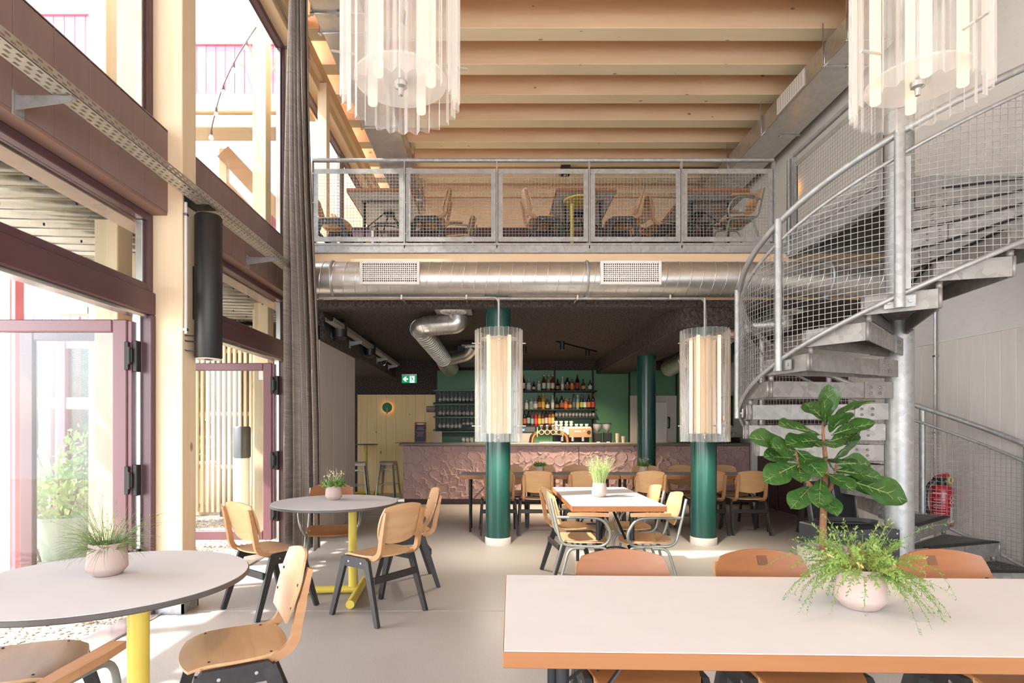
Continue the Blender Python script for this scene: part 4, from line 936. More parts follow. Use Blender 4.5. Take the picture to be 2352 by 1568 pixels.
def make_side_chair(lab):
    """beech ply chair on black compass legs; front towards +y"""
    t = thing('dining_chair', lab, 'chair')
    MB().sheet(seat_fn(.415, .40, .462), 12, 12, (0, 0, .011)).build('seat', BEECH, t)
    MB().sheet(back_fn(.415, .29, .535, .085, -.175, .022, .06), 14, 10, (0, -.010, 0)).build('backrest', BEECH, t)
    for s in (-1, 1):
        x = s*.178
        p = fillet([(x, .13, .432), (x, -.11, .432), (x, -.205, .47), (x, -.225, .60), (x, -.268, .775)], .07, 5)
        MB().bar(p, (1, 0, 0), .030, [.036]*(len(p)-2)+[.028, .02]).build('bent_rail', BENT, t)
        x = s*.212
        m = MB().prism([(x-.013, .125, .445), (x-.013, .145, .425), (x-.013, .13, .372), (x-.013, -.11, .372), (x-.013, -.125, .425), (x-.013, -.105, .445)], (.026, 0, 0)); a = m.build('side_rail', BLACKWOOD, t)
        k = MB()
        for yy in (.07, -.06): k.tube([(x+s*.012, yy, .41), (x+s*.016, yy, .41)], .007, 8)
        k.build('bolt', CHROME, a)
        MB().bar([(x, .125, .425), (x+s*.022, .245, .0)], (1, 0, 0), .026, [.052, .034]).build('leg', BLACKWOOD, t)
        MB().bar([(x, -.105, .425), (x+s*.022, -.24, .0)], (1, 0, 0), .026, [.052, .034]).build('leg', BLACKWOOD, t)
    MB().box(-.212, -.185, .275, .212, -.165, .325, .004).build('stretcher', BLACKWOOD, t)
    MB().box(-.2, .07, .385, .2, .088, .43, .004).build('stretcher', BLACKWOOD, t)
    m = MB(); screws(m, [(s*.172, y, .4625) for s in (-1, 1) for y in (.10, -.12)])
    for s in (-1, 1):
        for z in (.62, .71): q = .085*(z-.535)/.29; m.tube([(s*.176, -.172-q, z), (s*.176, -.178-q+.012, z)], .006, 8)
    m.build('screw', BLACKSTEEL, t)
    return t
def make_arm_chair(lab):
    """beech ply armchair on grey bent tube; front towards +y"""
    t = thing('arm_chair', lab, 'chair')
    MB().sheet(seat_fn(.42, .40, .465), 12, 12, (0, 0, .011)).build('seat', BEECH, t)
    MB().sheet(back_fn(.40, .26, .575, .07, -.195, .035, .0), 14, 10, (0, -.010, 0)).build('backrest', BEECH, t)
    for s in (-1, 1):
        x = s*.2
        m = MB().tube(fillet([(x*.93, -.285, .80), (x*.95, -.245, .62), (x, -.20, .435), (x, .02, .425), (x, .14, .43), (s*.245, .185, .52), (s*.265, .12, .655), (s*.262, -.03, .665), (x*1.02, -.235, .655)], .07, 5), .0115, 10); m.build('side_frame', GREYTUBE, t)
        MB().tube(fillet([(x, .05, .42), (x, .15, .42), (s*.225, .225, 0)], .06, 5), .0115, 10).build('leg', GREYTUBE, t)
        MB().tube(fillet([(x, -.02, .415), (x, -.14, .415), (s*.225, -.255, 0)], .06, 5), .0115, 10).build('leg', GREYTUBE, t)
        p = [(s*.262, .155, .682), (s*.266, .05, .686), (s*.262, -.06, .688), (s*.25, -.15, .684)]
        MB().bar(p, (1, 0, 0), [.046, .054, .052, .04], .024).build('armrest', BENT, t)
    m = MB().tube([(-.2, .08, .42), (.2, .08, .42)], .010, 8).tube([(-.2, -.1, .42), (.2, -.1, .42)], .010, 8); m.build('cross_tube', GREYTUBE, t)
    m = MB(); screws(m, [(s*.17, y, .4655) for s in (-1, 1) for y in (.09, -.12)]); m.build('screw', CHROME, t)
    return t
CH = [None, None]
AMB = {BEECH: BEECH_A}
def rzd(dx, dy): return math.atan2(-dx, dy)
def chair(kind, x, y, face, lab, group=None, amber=False, z=0.0):
    i = 1 if kind == 'arm' else 0
    if CH[i] is None:
        CH[i] = (make_arm_chair if i else make_side_chair)(lab); o = CH[i]
        o.location = (x, y, z); o.rotation_euler = (0, 0, rzd(*face))
        if group: o['group'] = group
        return o
    o = dup(CH[i], (x, y, z), rzd(*face), lab, group, AMB if amber else None)
    if not group and 'group' in o: del o['group']
    return o
# around the two round tables
chair('side', -1.07, 2.33, (-.875, -.485), 'beech chair at the round table with the wispy grass plant, its back to the room')
chair('side', -1.80, 2.15, (.94, .34), 'beech chair tucked under the window side of the round corner table')
chair('arm', -1.40, 1.56, (-.05, 1), 'armchair whose wooden armrest points up at the round table with the wispy grass')
chair('side', -1.69, 4.27, (.61, .79), 'beech chair between the timber post and the smaller round table, back to the door')
chair('side', -.84, 4.146, (-.803, .595), 'beech chair at the smaller round table showing its rear and black stretcher')
chair('side', -.765, 4.975, (-.965, -.26), 'beech chair across the smaller round table towards the bar')
chair('arm', -1.45, 5.02, (.25, -.97), 'amber tube armchair behind the smaller round table before the curtain', amber=True)
# long front table
for x, lb in ((.547, 'amber chair behind the long white front table, nearest its free end'), (1.137, 'amber chair behind the white front table, the middle of three, square stain on its back'), (1.905, 'amber chair behind the long white front table, beside the fern pot, faint square stain')):
    o = chair('side', x, 2.16, (.02, -1), lb, 'chairs behind the front table', True)
    if x > 1:
        k = -.015 if x < 1.5 else .03
        MB().bar([(k, -.2520, .762), (k+.004, -.2632, .80)], (1, 0, 0), .040, .004).build('square_stain', plain('stain_brown', '#6b4226', .5) if x < 1.5 else bpy.data.materials['stain_brown'], o)
# rectangular table between the columns
chair('arm', .73, 4.62, (1, -.02), 'beech tube armchair at the near window-side corner of the sunlit table', 'chairs around the sunlit table')
chair('side', .72, 5.22, (.98, .12), 'black-legged beech chair at the far window-side corner of the sunlit table', 'chairs around the sunlit table')
chair('arm', 1.22, 4.60, (-1, .06), 'beech tube armchair at the near stair-side corner of the sunlit table', 'chairs around the sunlit table')
chair('arm', 1.225, 5.20, (-1, .03), 'beech tube armchair at the far stair-side corner of the sunlit table', 'chairs around the sunlit table')
# long tables before the bar
OR2 = ('first', 'second', 'third', 'fourth', 'fifth', 'sixth')
for n, x in enumerate((.055, .552, 1.149, 1.963, 2.735, 3.27)):
    chair('side', x, 7.39, (.0+.05*((n % 3)-1), 1), '%s chair from the open end on the near side of the long bar tables' % OR2[n], 'chairs on the near side of the bar tables')
for n, x in enumerate((.22, .70, 1.2, 2.2, 2.72, 3.35)):
    chair('side', x, 8.02, (.04*((n % 3)-1), -1), '%s chair from the open end on the bar side of the long tables' % OR2[n], 'chairs on the bar side of the long tables')

def round_table(lab, x, y, r, px, py, rot, top=WHITETOP):
    t = thing('round_table', lab, 'table', (x, y, 0))
    MB().lathe([(0, .727), (r-.004, .727), (r, .731), (r, .746), (r-.002, .748), (r-.006, .7482)], 96, cap=False).build('edge_band', DARKEDGE, t)
    MB().lathe([(r-.004, .7482), (r-.005, .750), (0, .750)], 96, cap=False).build('tabletop', top, t)
    qx, qy = px-x, py-y
    MB().tube([(qx, qy, .06), (qx, qy, .72)], .034, 28).lathe([(.05, .71), (.05, .727)], 28, (qx, qy, 0)).build('pole', YELLOW, t)
    c, s = math.cos(rot), math.sin(rot)
    MB().tube([(qx+.055*c-.34*s*-1*0+.42*s, qy+.055*s-.42*c, .035), (qx+.055*c-.30*s, qy+.055*s+.30*c, .035)], .032, 24).build('foot_tube', YELLOW, t)
    MB().tube([(qx+.05*c, qy+.05*s, .035), (qx-.42*c, qy-.42*s, .035)], .030, 24).build('foot_tube', YELLOW, t)
    return t
round_table('white round table with dark edge and yellow pole, in the corner by the open door', -1.535, 2.252, .515, -1.235, 1.965, R(185))
round_table('smaller white round table with yellow pole and floor tubes before the curtain', -1.30, 4.635, .505, -1.159, 4.635, R(4))
def rect_table(lab, x, y, L, W, rot=0.0, h=.75, top=WHITETOP, z=0.0, legx=None, legw=None):
    """long side along local x; folding black tube legs at both ends"""
    t = thing('folding_table', lab, 'table', (x, y, z), rot)
    m = MB(); e = .014
    for q in (-1, 1): m.box(-L/2, q*W/2, h-.046, L/2, q*(W/2-e), h-.002, .002).box(q*L/2, -W/2+e, h-.046, q*(L/2-e), W/2-e, h-.002, .002)
    m.build('wood_edge', EDGE, t)
    MB().box(-L/2+e-.001, -W/2+e-.001, h-.044, L/2-e+.001, W/2-e+.001, h-.003).box(-L/2+.003, -W/2+.003, h-.003, L/2-.003, W/2-.003, h, .001).build('tabletop', top, t)
    lw = legw or W*.62; lx = legx or L/2-.28
    for s in (-1, 1):
        for q in (-1, 1):
            MB().tube([(s*lx, q*lw/2, 0), (s*lx, q*lw/2, h-.05)], .0165, 12).tube([(s*lx, q*lw/2, h*.52), (s*lx, q*lw/2, h-.05)], .0195, 12).build('leg', BLACKSTEEL, t)
        m = MB().tube(fillet([(s*lx, -lw/2, .16+.2), (s*lx, -lw*.2, .4), (s*lx, lw*.2, .4), (s*lx, lw/2, .36)], .04), .008, 8); m.build('leg_brace', BLACKSTEEL, t); MB().box(s*lx-.02, -lw/2-.03, h-.06, s*lx+.02, lw/2+.03, h-.046, .003).build('leg_crossbar', BLACKSTEEL, t)
        for q in (-1, 1): MB().bar([(s*lx, q*lw*.45, h*.5), (s*(lx-.30), q*.03, h-.06)], (0, 1, 0), .02, .006).build('folding_strut', BLACKSTEEL, t)
        MB().box(s*(lx-.34)-.03, -.06, h-.085, s*(lx-.34)+.03, .06, h-.046, .004).build('strut_block', BLACKSTEEL, t)
    return t
rect_table('large white front table with thick wooden edge carrying the fern pot', 1.17, 1.865, 2.27, .795, R(-1.75), legx=.96, legw=.42)
rect_table('white rectangular table in the sun between the two column lamps', .968, 5.088, 1.43, .737, R(90), legw=.27, legx=.56)
rect_table('long narrow white table before the bar, the one at the open end', .585, 7.58, 2.06, .62, 0, legw=.3, legx=.9)
rect_table('long narrow white table before the bar, the one towards the stairs', 2.655, 7.58, 2.06, .62, 0, legw=.3, legx=.94)
t = thing('bar_table', 'tall thin round bar table on a yellow pole by the pine wall', 'table', (-2.66, 11.72, 0))
MB().lathe([(0, 1.03), (.25, 1.03), (.255, 1.037), (.25, 1.045), (0, 1.045)], 40).build('tabletop', DARKEDGE, t)
MB().tube([(0, 0, .05), (0, 0, 1.03)], .036, 20).build('pole', YELLOW, t)
for a in (R(-38), R(10), R(215)): MB().tube([(0, 0, .035), (.29*math.cos(a), .29*math.sin(a), .035)], .032, 16).build('foot_tube', YELLOW, t)
def make_stool(lab, x, y, rz):
    t = thing('metal_stool', lab, 'stool', (x, y, 0), rz)
    MB().box(-.15, -.15, .675, .15, .15, .70, .012).build('seat', GALVD, t)
    MB().box(-.145, -.145, .63, .145, .145, .676, .004).build('apron', GALVD, t)
    for s in (-1, 1):
        for q in (-1, 1): MB().bar([(s*.125, q*.125, .66), (s*.195, q*.195, 0)], (s, -q, 0), [.055, .035], .022).build('leg', GALVD, t)
    m = MB()
    for a, b in (((-1,-1),(1,-1)), ((1,-1),(1,1)), ((1,1),(-1,1)), ((-1,1),(-1,-1))): m.tube([(a[0]*.168, a[1]*.168, .24), (b[0]*.168, b[1]*.168, .24)], .009, 8)
    m.bar([(-.13, -.13, .52), (.13, .13, .52)], (0, 0, 1), .02, .006).bar([(-.13, .13, .53), (.13, -.13, .53)], (0, 0, 1), .02, .006); m.build('brace', GALVD, t)
    return t
make_stool('bare metal bar stool under the tall bar table', -2.70, 11.27, R(8)); make_stool('bare metal bar stool between the bar table and the pink bar', -2.15, 11.5, R(-6))

# ------------------------------------------------------------- pots and plants
def pot_mesh(m, r, h):
    return m.lathe([(0, 0), (r*.62, 0), (r*.70, h*.03), (r*.98, h*.22), (r, h*.28), (r*.95, h*.6), (r*.86, h*.985), (r*.84, h), (r*.80, h), (r*.80, h*.86)], 36, cap=False)
def pot(lab, x, y, z, r, h, cat='potted plant'):
    t = thing('potted_plant', lab, cat, (x, y, z)); pot_mesh(MB(), r, h).build('pot', POTCLAY, t)
    MB().lathe([(r*.81, h*.88), (r*.4, h*.93), (0, h*.92)], 20, cap=False).build('soil', SOIL, t); return t
def strands(n, r0, h0, ln, droop, seed, wd=.0022, spread=1.0, up=.6, leaf=0.0, nl=0, lw=.004):
    """thin curved stems with optional small leaves along them"""
    q = random.Random(seed); m = MB()
    for _ in range(n):
        a = q.uniform(0, 2*PI); rr = r0*math.sqrt(q.random()); el = q.uniform(up, 1.0); L = ln*q.uniform(.55, 1.1); dr = droop*q.uniform(.5, 1.3)
        d = Vector((math.cos(a)*spread*(1.15-el), math.sin(a)*spread*(1.15-el), el)).normalized(); p = Vector((rr*math.cos(a), rr*math.sin(a), h0)); pts = [tuple(p)]
        tw = Vector((q.uniform(-.2, .2), q.uniform(-.2, .2), 0))
        for k in range(6):
            d = (d+Vector((0, 0, -dr/6))+tw/6).normalized(); p = p+d*L/6; pts.append(tuple(p))
        m.tube(pts, [wd*(1-.12*k) for k in range(7)], 3, cap=False, sm=False)
        for k in range(nl):
            f = (.2+.8*(k+.5)/nl)*6; i = min(5, int(f)); b = Vector(pts[i]).lerp(Vector(pts[i+1]), f-i); dd = (Vector(pts[i+1])-Vector(pts[i])).normalized()
            sd = dd.orthogonal().normalized(); sd.rotate(Matrix.Rotation(q.uniform(0, 6.28), 3, dd)); e = b+(sd+dd*.55)*leaf*q.uniform(.7, 1.2); nn = dd.cross(sd)*lw
            mid = b.lerp(e, .5); m.add([tuple(b), tuple(mid+nn), tuple(e), tuple(mid-nn)], [(0, 1, 2, 3)])
    return m
t = pot('blush pot with wispy grass-like herb on the corner round table', -1.572, 2.30, .75, .074, .130)
stuff(strands(260, .05, .105, .15, 1.3, 1, .0014, 1.1, .3).build('foliage', HERB_G, t)); stuff(strands(46, .04, .11, .25, .9, 2, .0013, .9, .45, .006, 3, .003).build('flower_stems', HERB, t)); 
t = pot('blush pot of white budded herb on the smaller round table', -1.35, 4.76, .75, .069, .12)
stuff(strands(170, .05, .10, .085, .5, 3, .001, 1.1, .45, .016, 5, .007).build('foliage', HERB, t)); m = strands(26, .045, .11, .16, .3, 4, .0011, .6, .6)
for _ in range(26):
    q = random.Random(_+40); m.lathe([(0, -.006), (.005, 0), (0, .006)], 6, (q.uniform(-.09, .09), q.uniform(-.07, .07), q.uniform(.19, .245)))
stuff(m.build('buds', PALEBUD, t))
t = pot('blush pot of tall pale feathery herb on the sunlit table', .925, 4.97, .75, .067, .125)
stuff(strands(120, .05, .11, .24, .25, 6, .0012, .55, .65, .020, 12, .003).build('foliage', HERB_L, t))
for n, (x, lb) in enumerate(((.614, 'small blush pot of budded herb on the long bar table at its open end'), (2.0, 'small blush pot of budded herb on the long bar table towards the stairs'))):
    t = pot(lb, x, 7.58, .75, .059, .10)
    stuff(strands(130, .045, .09, .075, .4, 8+n, .001, 1.0, .5, .016, 5, .007).build('foliage', HERB, t)); m = strands(20, .04, .1, .13, .2, 18+n, .001, .6, .6)
    for _ in range(20):
        q = random.Random(_+90+n); m.lathe([(0, -.006), (.005, 0), (0, .006)], 6, (q.uniform(-.07, .07), q.uniform(-.06, .06), q.uniform(.16, .21)))
    stuff(m.build('buds', PALEBUD, t))
t = pot('large blush pot of trailing green fern-like succulent on the front table', 1.211, 1.87, .75, .076, .134)
stuff(strands(150, .06, .118, .19, 1.5, 21, .0013, 1.15, .25, .011, 26, .0026).build('foliage', HERB_F, t))
stuff(strands(26, .06, .118, .31, 2.6, 22, .0013, 1.5, .25, .011, 30, .0026).build('trailing_stems', HERB, t))
stuff(strands(70, .055, .12, .085, .8, 23, .001, 1.0, .4, .014, 10, .003).build('dry_stems', leaf_mat('dry_herb', '#b79a52', '#c9b26a'), t))
# fiddle-leaf fig
t = thing('fiddle_leaf_fig', 'tall fiddle-leaf fig with big glossy leaves in a speckled stone pot', 'potted tree', (2.30, 3.90, 0))
MB().lathe([(0, 0), (.13, 0), (.15, .03), (.185, .44), (.19, .52), (.182, .527), (.168, .527), (.165, .47)], 40, cap=False).build('pot', STONEPOT, t); MB().lathe([(.166, .475), (0, .49)], 24, cap=False).build('soil', SOIL, t)
tr = [(-.03, 0, .47), (-.035, 0, .62), (-.03, 0, .80), (-.045, 0, .86)]
m = MB().tube(tr, [.026, .023, .022, .023], 12).tube(fillet([(-.04, 0, .83), (-.09, .0, .92), (-.17, -.02, 1.0)], .04), .013, 10).tube(fillet([(-.04, 0, .83), (-.02, 0, .95), (-.015, .0, 1.12), (-.035, 0, 1.32)], .05), [.018]*8+[.015]*5+[.009]*1, 10).tube([(-.03, 0, .86), (.03, .01, .95), (.045, .01, 1.0)], .013, 10)
m.tube([(-.17, -.02, 1.0), (-.21, -.02, 1.10), (-.24, -.03, 1.2)], .007, 6).tube([(-.17, -.02, 1.0), (-.17, .03, 1.08), (-.19, .04, 1.2)], .006, 6).tube([(-.035, 0, 1.3), (-.03, 0, 1.42), (.02, -.01, 1.5)], .008, 6).tube([(.045, .01, 1.0), (.06, .0, 1.1)], .008, 6); m.build('trunk', BARK, t)
def figleaf(seed):
    q = random.Random(seed); m = MB(); nu, nv = 8, 12; vs = []; c = q.uniform(.12, .34)
    for j in range(nv+1):
        s = j/nv; wd = .012+.36*max(0, math.sin(PI*min(1, s**1.25)))**.7*(.62+.38*s)-.05*math.exp(-((s-.38)/.13)**2)
        for i in range(nu+1):
            u = -1+2*i/nu; z = -c*s*s*.5+.10*abs(u)*wd*2.2+.018*math.sin(s*17+seed)*abs(u)+.012*math.sin(s*9+u*4+seed)
            vs.append((u*wd, s, z))
    m.add(vs, [(j*(nu+1)+i, j*(nu+1)+i+1, (j+1)*(nu+1)+i+1, (j+1)*(nu+1)+i) for j in range(nv) for i in range(nu)], True)
    k = m.mesh('leaf'); k.materials.append(FIGLEAF); k.materials.append(VEIN)
    v = MB(); f = lambda s, u=0: (u, s, -c*s*s*.5+.006+.10*abs(u)*2.2+.018*math.sin(s*17+seed)*abs(u)*4)
    v.tube([f(s/8) for s in range(9)], [.010-.0009*s for s in range(9)], 4)
    for s in (.2, .36, .52, .68, .82):
        for sg in (-1, 1): v.tube([f(s), f(s+.06, sg*.06), f(s+.1, sg*.115)], [.005, .004, .002], 3)
    vm = v.mesh('vein'); vm.materials.append(VEIN); return k, vm
LV = [figleaf(s) for s in (1, 2, 3, 4)]
# (base xyz, direction xyz, length, roll)
leaves = [((-.03,0,1.38),(.10,-.15,.95),.24,20),((0,-.01,1.40),(.75,-.25,.55),.27,-60),((-.02,0,1.36),(-.25,-.5,.85),.20,30),((0,-.02,1.32),(.0,-.75,.55),.22,0),((-.05,0,1.30),(-.85,-.2,.25),.30,10),((-.06,0,1.26),(-.9,-.4,.05),.26,20),
 ((.02,0,1.30),(.7,-.5,.35),.24,-30),((.02,0,1.26),(.85,.1,.25),.20,0),((-.03,0,1.26),(-.3,-.9,-.05),.26,0),((-.24,-.03,1.2),(-.9,-.15,.35),.30,20),((-.24,-.03,1.19),(-.75,-.5,.15),.24,0),((-.2,.04,1.2),(.25,-.7,-.55),.24,0),
 ((-.24,-.03,1.14),(-.95,-.25,.12),.22,10),((-.22,-.02,1.1),(-.9,-.35,-.28),.26,15),((-.21,-.02,1.08),(-.35,-.8,-.35),.18,0),((-.17,.0,1.08),(.1,-.75,.3),.20,10),((.03,.01,1.12),(.75,.1,.65),.30,70),((.05,0,1.1),(.95,-.1,.08),.22,0),
 ((.05,0,1.06),(.85,-.4,-.12),.25,0),((.06,0,1.0),(.9,-.35,-.25),.28,10),((.10,-.02,1.0),(.85,-.45,-.30),.34,-10),((-.02,0,1.04),(.2,-.9,-.25),.22,0),((-.02,0,1.12),(.45,-.8,.1),.19,0),((-.05,0,1.0),(-.35,-.55,-.6),.22,0),
 ((-.08,0,.93),(.1,-.7,-.5),.22,0),((-.11,0,.95),(-.75,-.4,-.45),.22,20),((-.04,0,1.22),(-.2,.8,.3),.24,0),((-.2,0,1.12),(-.3,.8,.2),.24,0),((.04,0,1.05),(.5,.8,.1),.24,0),((-.02,0,1.4),(-.2,.6,.6),.2,0)]
for n, (b, d, L, rl_) in enumerate(leaves):
    Y = Vector(d).normalized(); Zd = Vector((.25*math.sin(n*2.1), -.75+.35*math.cos(n*1.7), .62)); X = Y.cross(Zd).normalized(); Z = X.cross(Y); Mx = Matrix((X, Y, Z)).transposed().to_4x4()
    Mx = Mx @ Matrix.Rotation(R(rl_), 4, 'Y'); k, vm = LV[n % 4]
    o = link('leaf', k, t); o.matrix_local = Matrix.Translation(b) @ Mx @ Matrix.Scale(L*1.12, 4); link('vein', vm, o)
stuff(strands(14, .1, .48, .14, 1.6, 33, .003, 1.6, .3, .05, 4, .014).build('underplanting', leaf_mat('under_leaf', '#4f6e58', '#6e8f74'), t))

# ------------------------------------------------------------- lamps
def lamp(lab, x, y, z0, z1, r, core, power):
    t = thing('pendant_lamp', lab, 'lamp', (x, y, 0)); n = 240; nw = 26; vs = []
    for z in (z0, z1):
        for k in range(n):
            a = 2*PI*k/n; rr = r+.014*math.cos(nw*a); vs.append((rr*math.cos(a), rr*math.sin(a), z))
    MB().add(vs, [(k, (k+1) % n, n+(k+1) % n, n+k) for k in range(n)], True).build('corrugated_shade', ACRYL, t)
    zt0, zt1 = z0+(.09 if core else .035), z1-.07
    for a in (45, 135, 225, 315):
        q = R(a+(0 if core else 18)); rr = r*.64; c = (rr*math.cos(q), rr*math.sin(q))
        MB().lathe([(0, zt0), (.017, zt0), (.019, zt0+.004), (.019, zt1), (0, zt1)], 14, (c[0], c[1], 0)).build('light_tube', TUBE_ON if core or x > 0 else TUBE_SOFT, t)
    for z in ((z0+.085, z1-.10)):
        MB().lathe([(0, z), (r*.82, z), (r*.82, z+.008), (0, z+.008)], 48).build('disc', FROST, t)
    m = MB().lathe([(.0, z0+.03), (.009, z0+.034), (.011, z0+.06), (.024, z0+.066), (.026, z0+.084), (0, z0+.084)], 16); m.build('end_nut', CHROME, t)
    for z in (z0+.17, z1-.14):
        for a in (0, 90, 180, 270): q = R(a+(0 if core else 12)); MB().tube([(r*.80*math.cos(q), r*.80*math.sin(q), z), ((r+.045)*math.cos(q), (r+.045)*math.sin(q), z)], .006, 8).build('shade_pin', CHROME, t)
    if core:
        MB().box(-.115, -.02, zt0, .115, .02, zt1, .006).box(-.02, -.115, zt0, .02, .115, zt1, .006).build('wood_core', SPRUCE_Z, t)
        MB().tube([(0, 0, z1-.1), (0, 0, 2.76)], .012, 8).build('stem', GALV, t)
    else:
        MB().tube([(0, 0, z0+.1), (0, 0, ZC+.01)], .008, 8).build('stem', CHROME, t)
    li = bpy.data.lights.new('lamp_light', 'SPOT'); li.energy = power; li.color = (1, .86, .68); li.shadow_soft_size = .03; li.spot_size = R(165); li.spot_blend = 1.0
    lo = bpy.data.objects.new('lamp_light', li); COL.objects.link(lo); lo.parent = t; lo.location = (0, 0, z0+.02)
    return t
lamp('corrugated clear lamp hanging before the column by the sunlit table, door side', .05, 6.10, 1.21, 2.41, .245, True, 34)
lamp('corrugated clear lamp hanging before the column beside the spiral stairs', 2.27, 6.10, 1.21, 2.41, .245, True, 34)
lamp('large corrugated lamp hanging high by the curtain, lit white by daylight', -.359, 2.18, 2.59, 3.78, .214, False, 12)
lamp('large corrugated lamp hanging high over the stairs, glowing warm', 1.632, 2.18, 2.59, 3.78, .214, False, 12)

# ------------------------------------------------------------- under the stairs
t = thing('amplifier_rack', 'black vented metal equipment case standing under the spiral stairs', 'equipment case', (2.86, 4.55, 0), R(8))
MB().box(-.27, -.2, .02, .25, .25, .57, .01).build('case', DGREY, t)
MB().box(-.275, -.207, .50, .255, -.198, .565, .003).box(.16, -.207, .02, .255, -.2, .5, .003).build('front_trim', DGREY, t)
m = MB()
for k in range(26): m.box(-.22+k*.0145, -.2025, .36, -.213+k*.0145, -.199, .42)
stuff(m.build('vent_slot', BLACKMETAL, t))
MB().box(.25, -.19, .03, .262, .24, .56, .004).build('connector_panel', BLACK, t)
m = MB()
for k in range(5): m.tube([(-.25+k*.12, -.209, .535), (-.25+k*.12, -.204, .535)], .008, 8)
m.build('screw', CHROME, t)
t = thing('cable_coil', 'black coiled cable lying on the equipment case', 'cable', (2.88, 4.57, .575)); m = MB()
for k in range(5): m.tube([((.19+.012*k)*math.cos(a)-.01*k, (.12+.008*k)*math.sin(a), .008+.006*k) for a in [i*PI/12 for i in range(24)]], .006, 5, closed=True)
m.build('coil', BLACK, t)
t = thing('floor_cable', 'loose black cable loops on the floor behind the stone pot', 'cable', (2.42, 4.5, 0)); m = MB()
for k in range(4): m.tube([(.0+(.10+.03*k)*math.cos(a), (.08+.02*k)*math.sin(a), .02+.06*k*(.5+.5*math.sin(a))) for a in [i*PI/12 for i in range(24)]], .007, 5, closed=True)
m.build('loop', BLACK, t)
for n, (x, y, a, lb) in enumerate(((3.03, 5.2, 10, 'black folded stand leaning under the stairs nearest the fig'), (3.28, 5.34, -6, 'black folded stand leaning under the stairs nearest the pole'))):
    t = thing('folded_stand', lb, 'stand', (x, y, 0), R(a))
    for s in (-.14, .14): MB().bar([(s, -.12, 0), (s*.8, .1, .92)], (1, 0, 0), .04, .03).build('leg', BLACK, t)
    MB().bar([(0, -.06, .25), (0, .08, .86)], (1, 0, 0), .23, .02).build('board', BLACK, t); MB().box(-.16, -.1, .1, .16, -.08, .14, .004).build('rung', BLACKMETAL, t)
    m = MB()
    for s in (-.13, .13): m.bar([(s, -.075, .25), (s, .065, .86)], (1, 0, 0), .006, .024)
    m.build('rail', CHROME, t)
t = thing('black_trestle', 'black wooden trestle foot behind the fig by the maroon wall', 'trestle', (4.1, 7.4, 0)); m = MB().bar([(-.12, 0, 0), (.0, 0, .75)], (0, 1, 0), .05, .05); m.build('leg', BLACKWOOD, t); MB().bar([(.26, 0, 0), (.14, 0, .75)], (0, 1, 0), .05, .05).build('leg', BLACKWOOD, t); MB().box(-.09, -.02, .16, .24, .02, .2, .003).build('rung', BLACKWOOD, t); MB().box(-.04, -.025, .72, .2, .025, .78, .003).build('top_rail', BLACKWOOD, t)
t = thing('fire_extinguisher', 'red fire extinguisher on the wall behind the stair mesh', 'fire extinguisher', (4.52, 5.72, .36))
MB().lathe([(0, 0), (.085, .0), (.095, .012), (.095, .385), (.085, .41), (.05, .425), (0, .43)], 32).build('cylinder', plain('extinguisher_red', '#b01e2c', .25, var=.02), t)
MB().lathe([(.05, .425), (.05, .455), (.03, .46), (.03, .49), (0, .49)], 20).box(-.08, -.02, .47, .05, .02, .505, .006).build('valve', BLACK, t)
MB().prism([(-.06, -.018, .51), (.06, -.018, .545), (.07, -.018, .505), (-.06, -.018, .502)], (0, .036, 0)).build('lever', bpy.data.materials['extinguisher_red'], t)
MB().tube([(.085+.022*math.cos(a), -.01, .47+.03*math.sin(a)) for a in [i*PI/6 for i in range(12)]], .007, 6, closed=True).build('safety_tag', YELLOW, t)
MB().tube(fillet([(-.06, 0, .485), (-.15, -.01, .42), (-.185, -.02, .24), (-.13, -.03, .07)], .1), .016, 10).build('hose', BLACK, t); MB().tube([(-.14, -.03, .1), (-.115, -.03, .02)], [.017, .022], 10).build('nozzle', bpy.data.materials['extinguisher_red'], t)
lbm = MB(); n = 12; vs = [(.0965*math.cos(R(a)), .0965*math.sin(R(a)), z) for z in (.05, .22) for a in [-82+k*75/n for k in range(n+1)]]; lbm.add(vs, [(k, k+1, n+2+k, n+1+k) for k in range(n)], True); L_ = lbm.build('white_label', plain('label_grey', '#c9c4c2', .5), t)
lbm = MB(); vs = [(.0975*math.cos(R(a)), .0975*math.sin(R(a)), z) for z in (.208, .216) for a in [-80+k*70/n for k in range(n+1)]]; lbm.add(vs, [(k, k+1, n+2+k, n+1+k) for k in range(n)], True)
for q in range(6): lbm.add([(.0975*math.cos(R(a)), .0975*math.sin(R(a)), z) for z in (.08+q*.02, .086+q*.02) for a in (-76, -60, -45, -28, -18)], [(0,1,6,5),(1,2,7,6),(3,4,9,8)])
stuff(lbm.build('print', BLACK, L_))
for z, r_ in ((.30, .022), (.255, .018)): MB().tube([(.0965*math.cos(R(-75))+r_*math.cos(a)*.95, .0965*math.sin(R(-75))-.004+r_*math.cos(a)*.25, z+r_*math.sin(a)) for a in [i*PI/8 for i in range(16)]], .0035, 5, closed=True).build('ring_mark', bpy.data.materials['label_grey'], t)
lbm = MB()
for z in (.335,): vs = [(.0962*math.cos(R(a)), .0962*math.sin(R(a)), zz) for zz in (z, z+.014) for a in [-175+k*75/n for k in range(n+1)]]; lbm.add(vs, [(k, k+1, n+2+k, n+1+k) for k in range(n)], True)
for q in range(9): vs = [(.0962*math.cos(R(a)), .0962*math.sin(R(a)), zz) for zz in (.06+q*.027, .066+q*.027) for a in [-168+k*58/n for k in range(n+1)]]; lbm.add(vs, [(k, k+1, n+2+k, n+1+k) for k in range(n)], True)
stuff(lbm.build('side_print', bpy.data.materials['label_grey'], t))
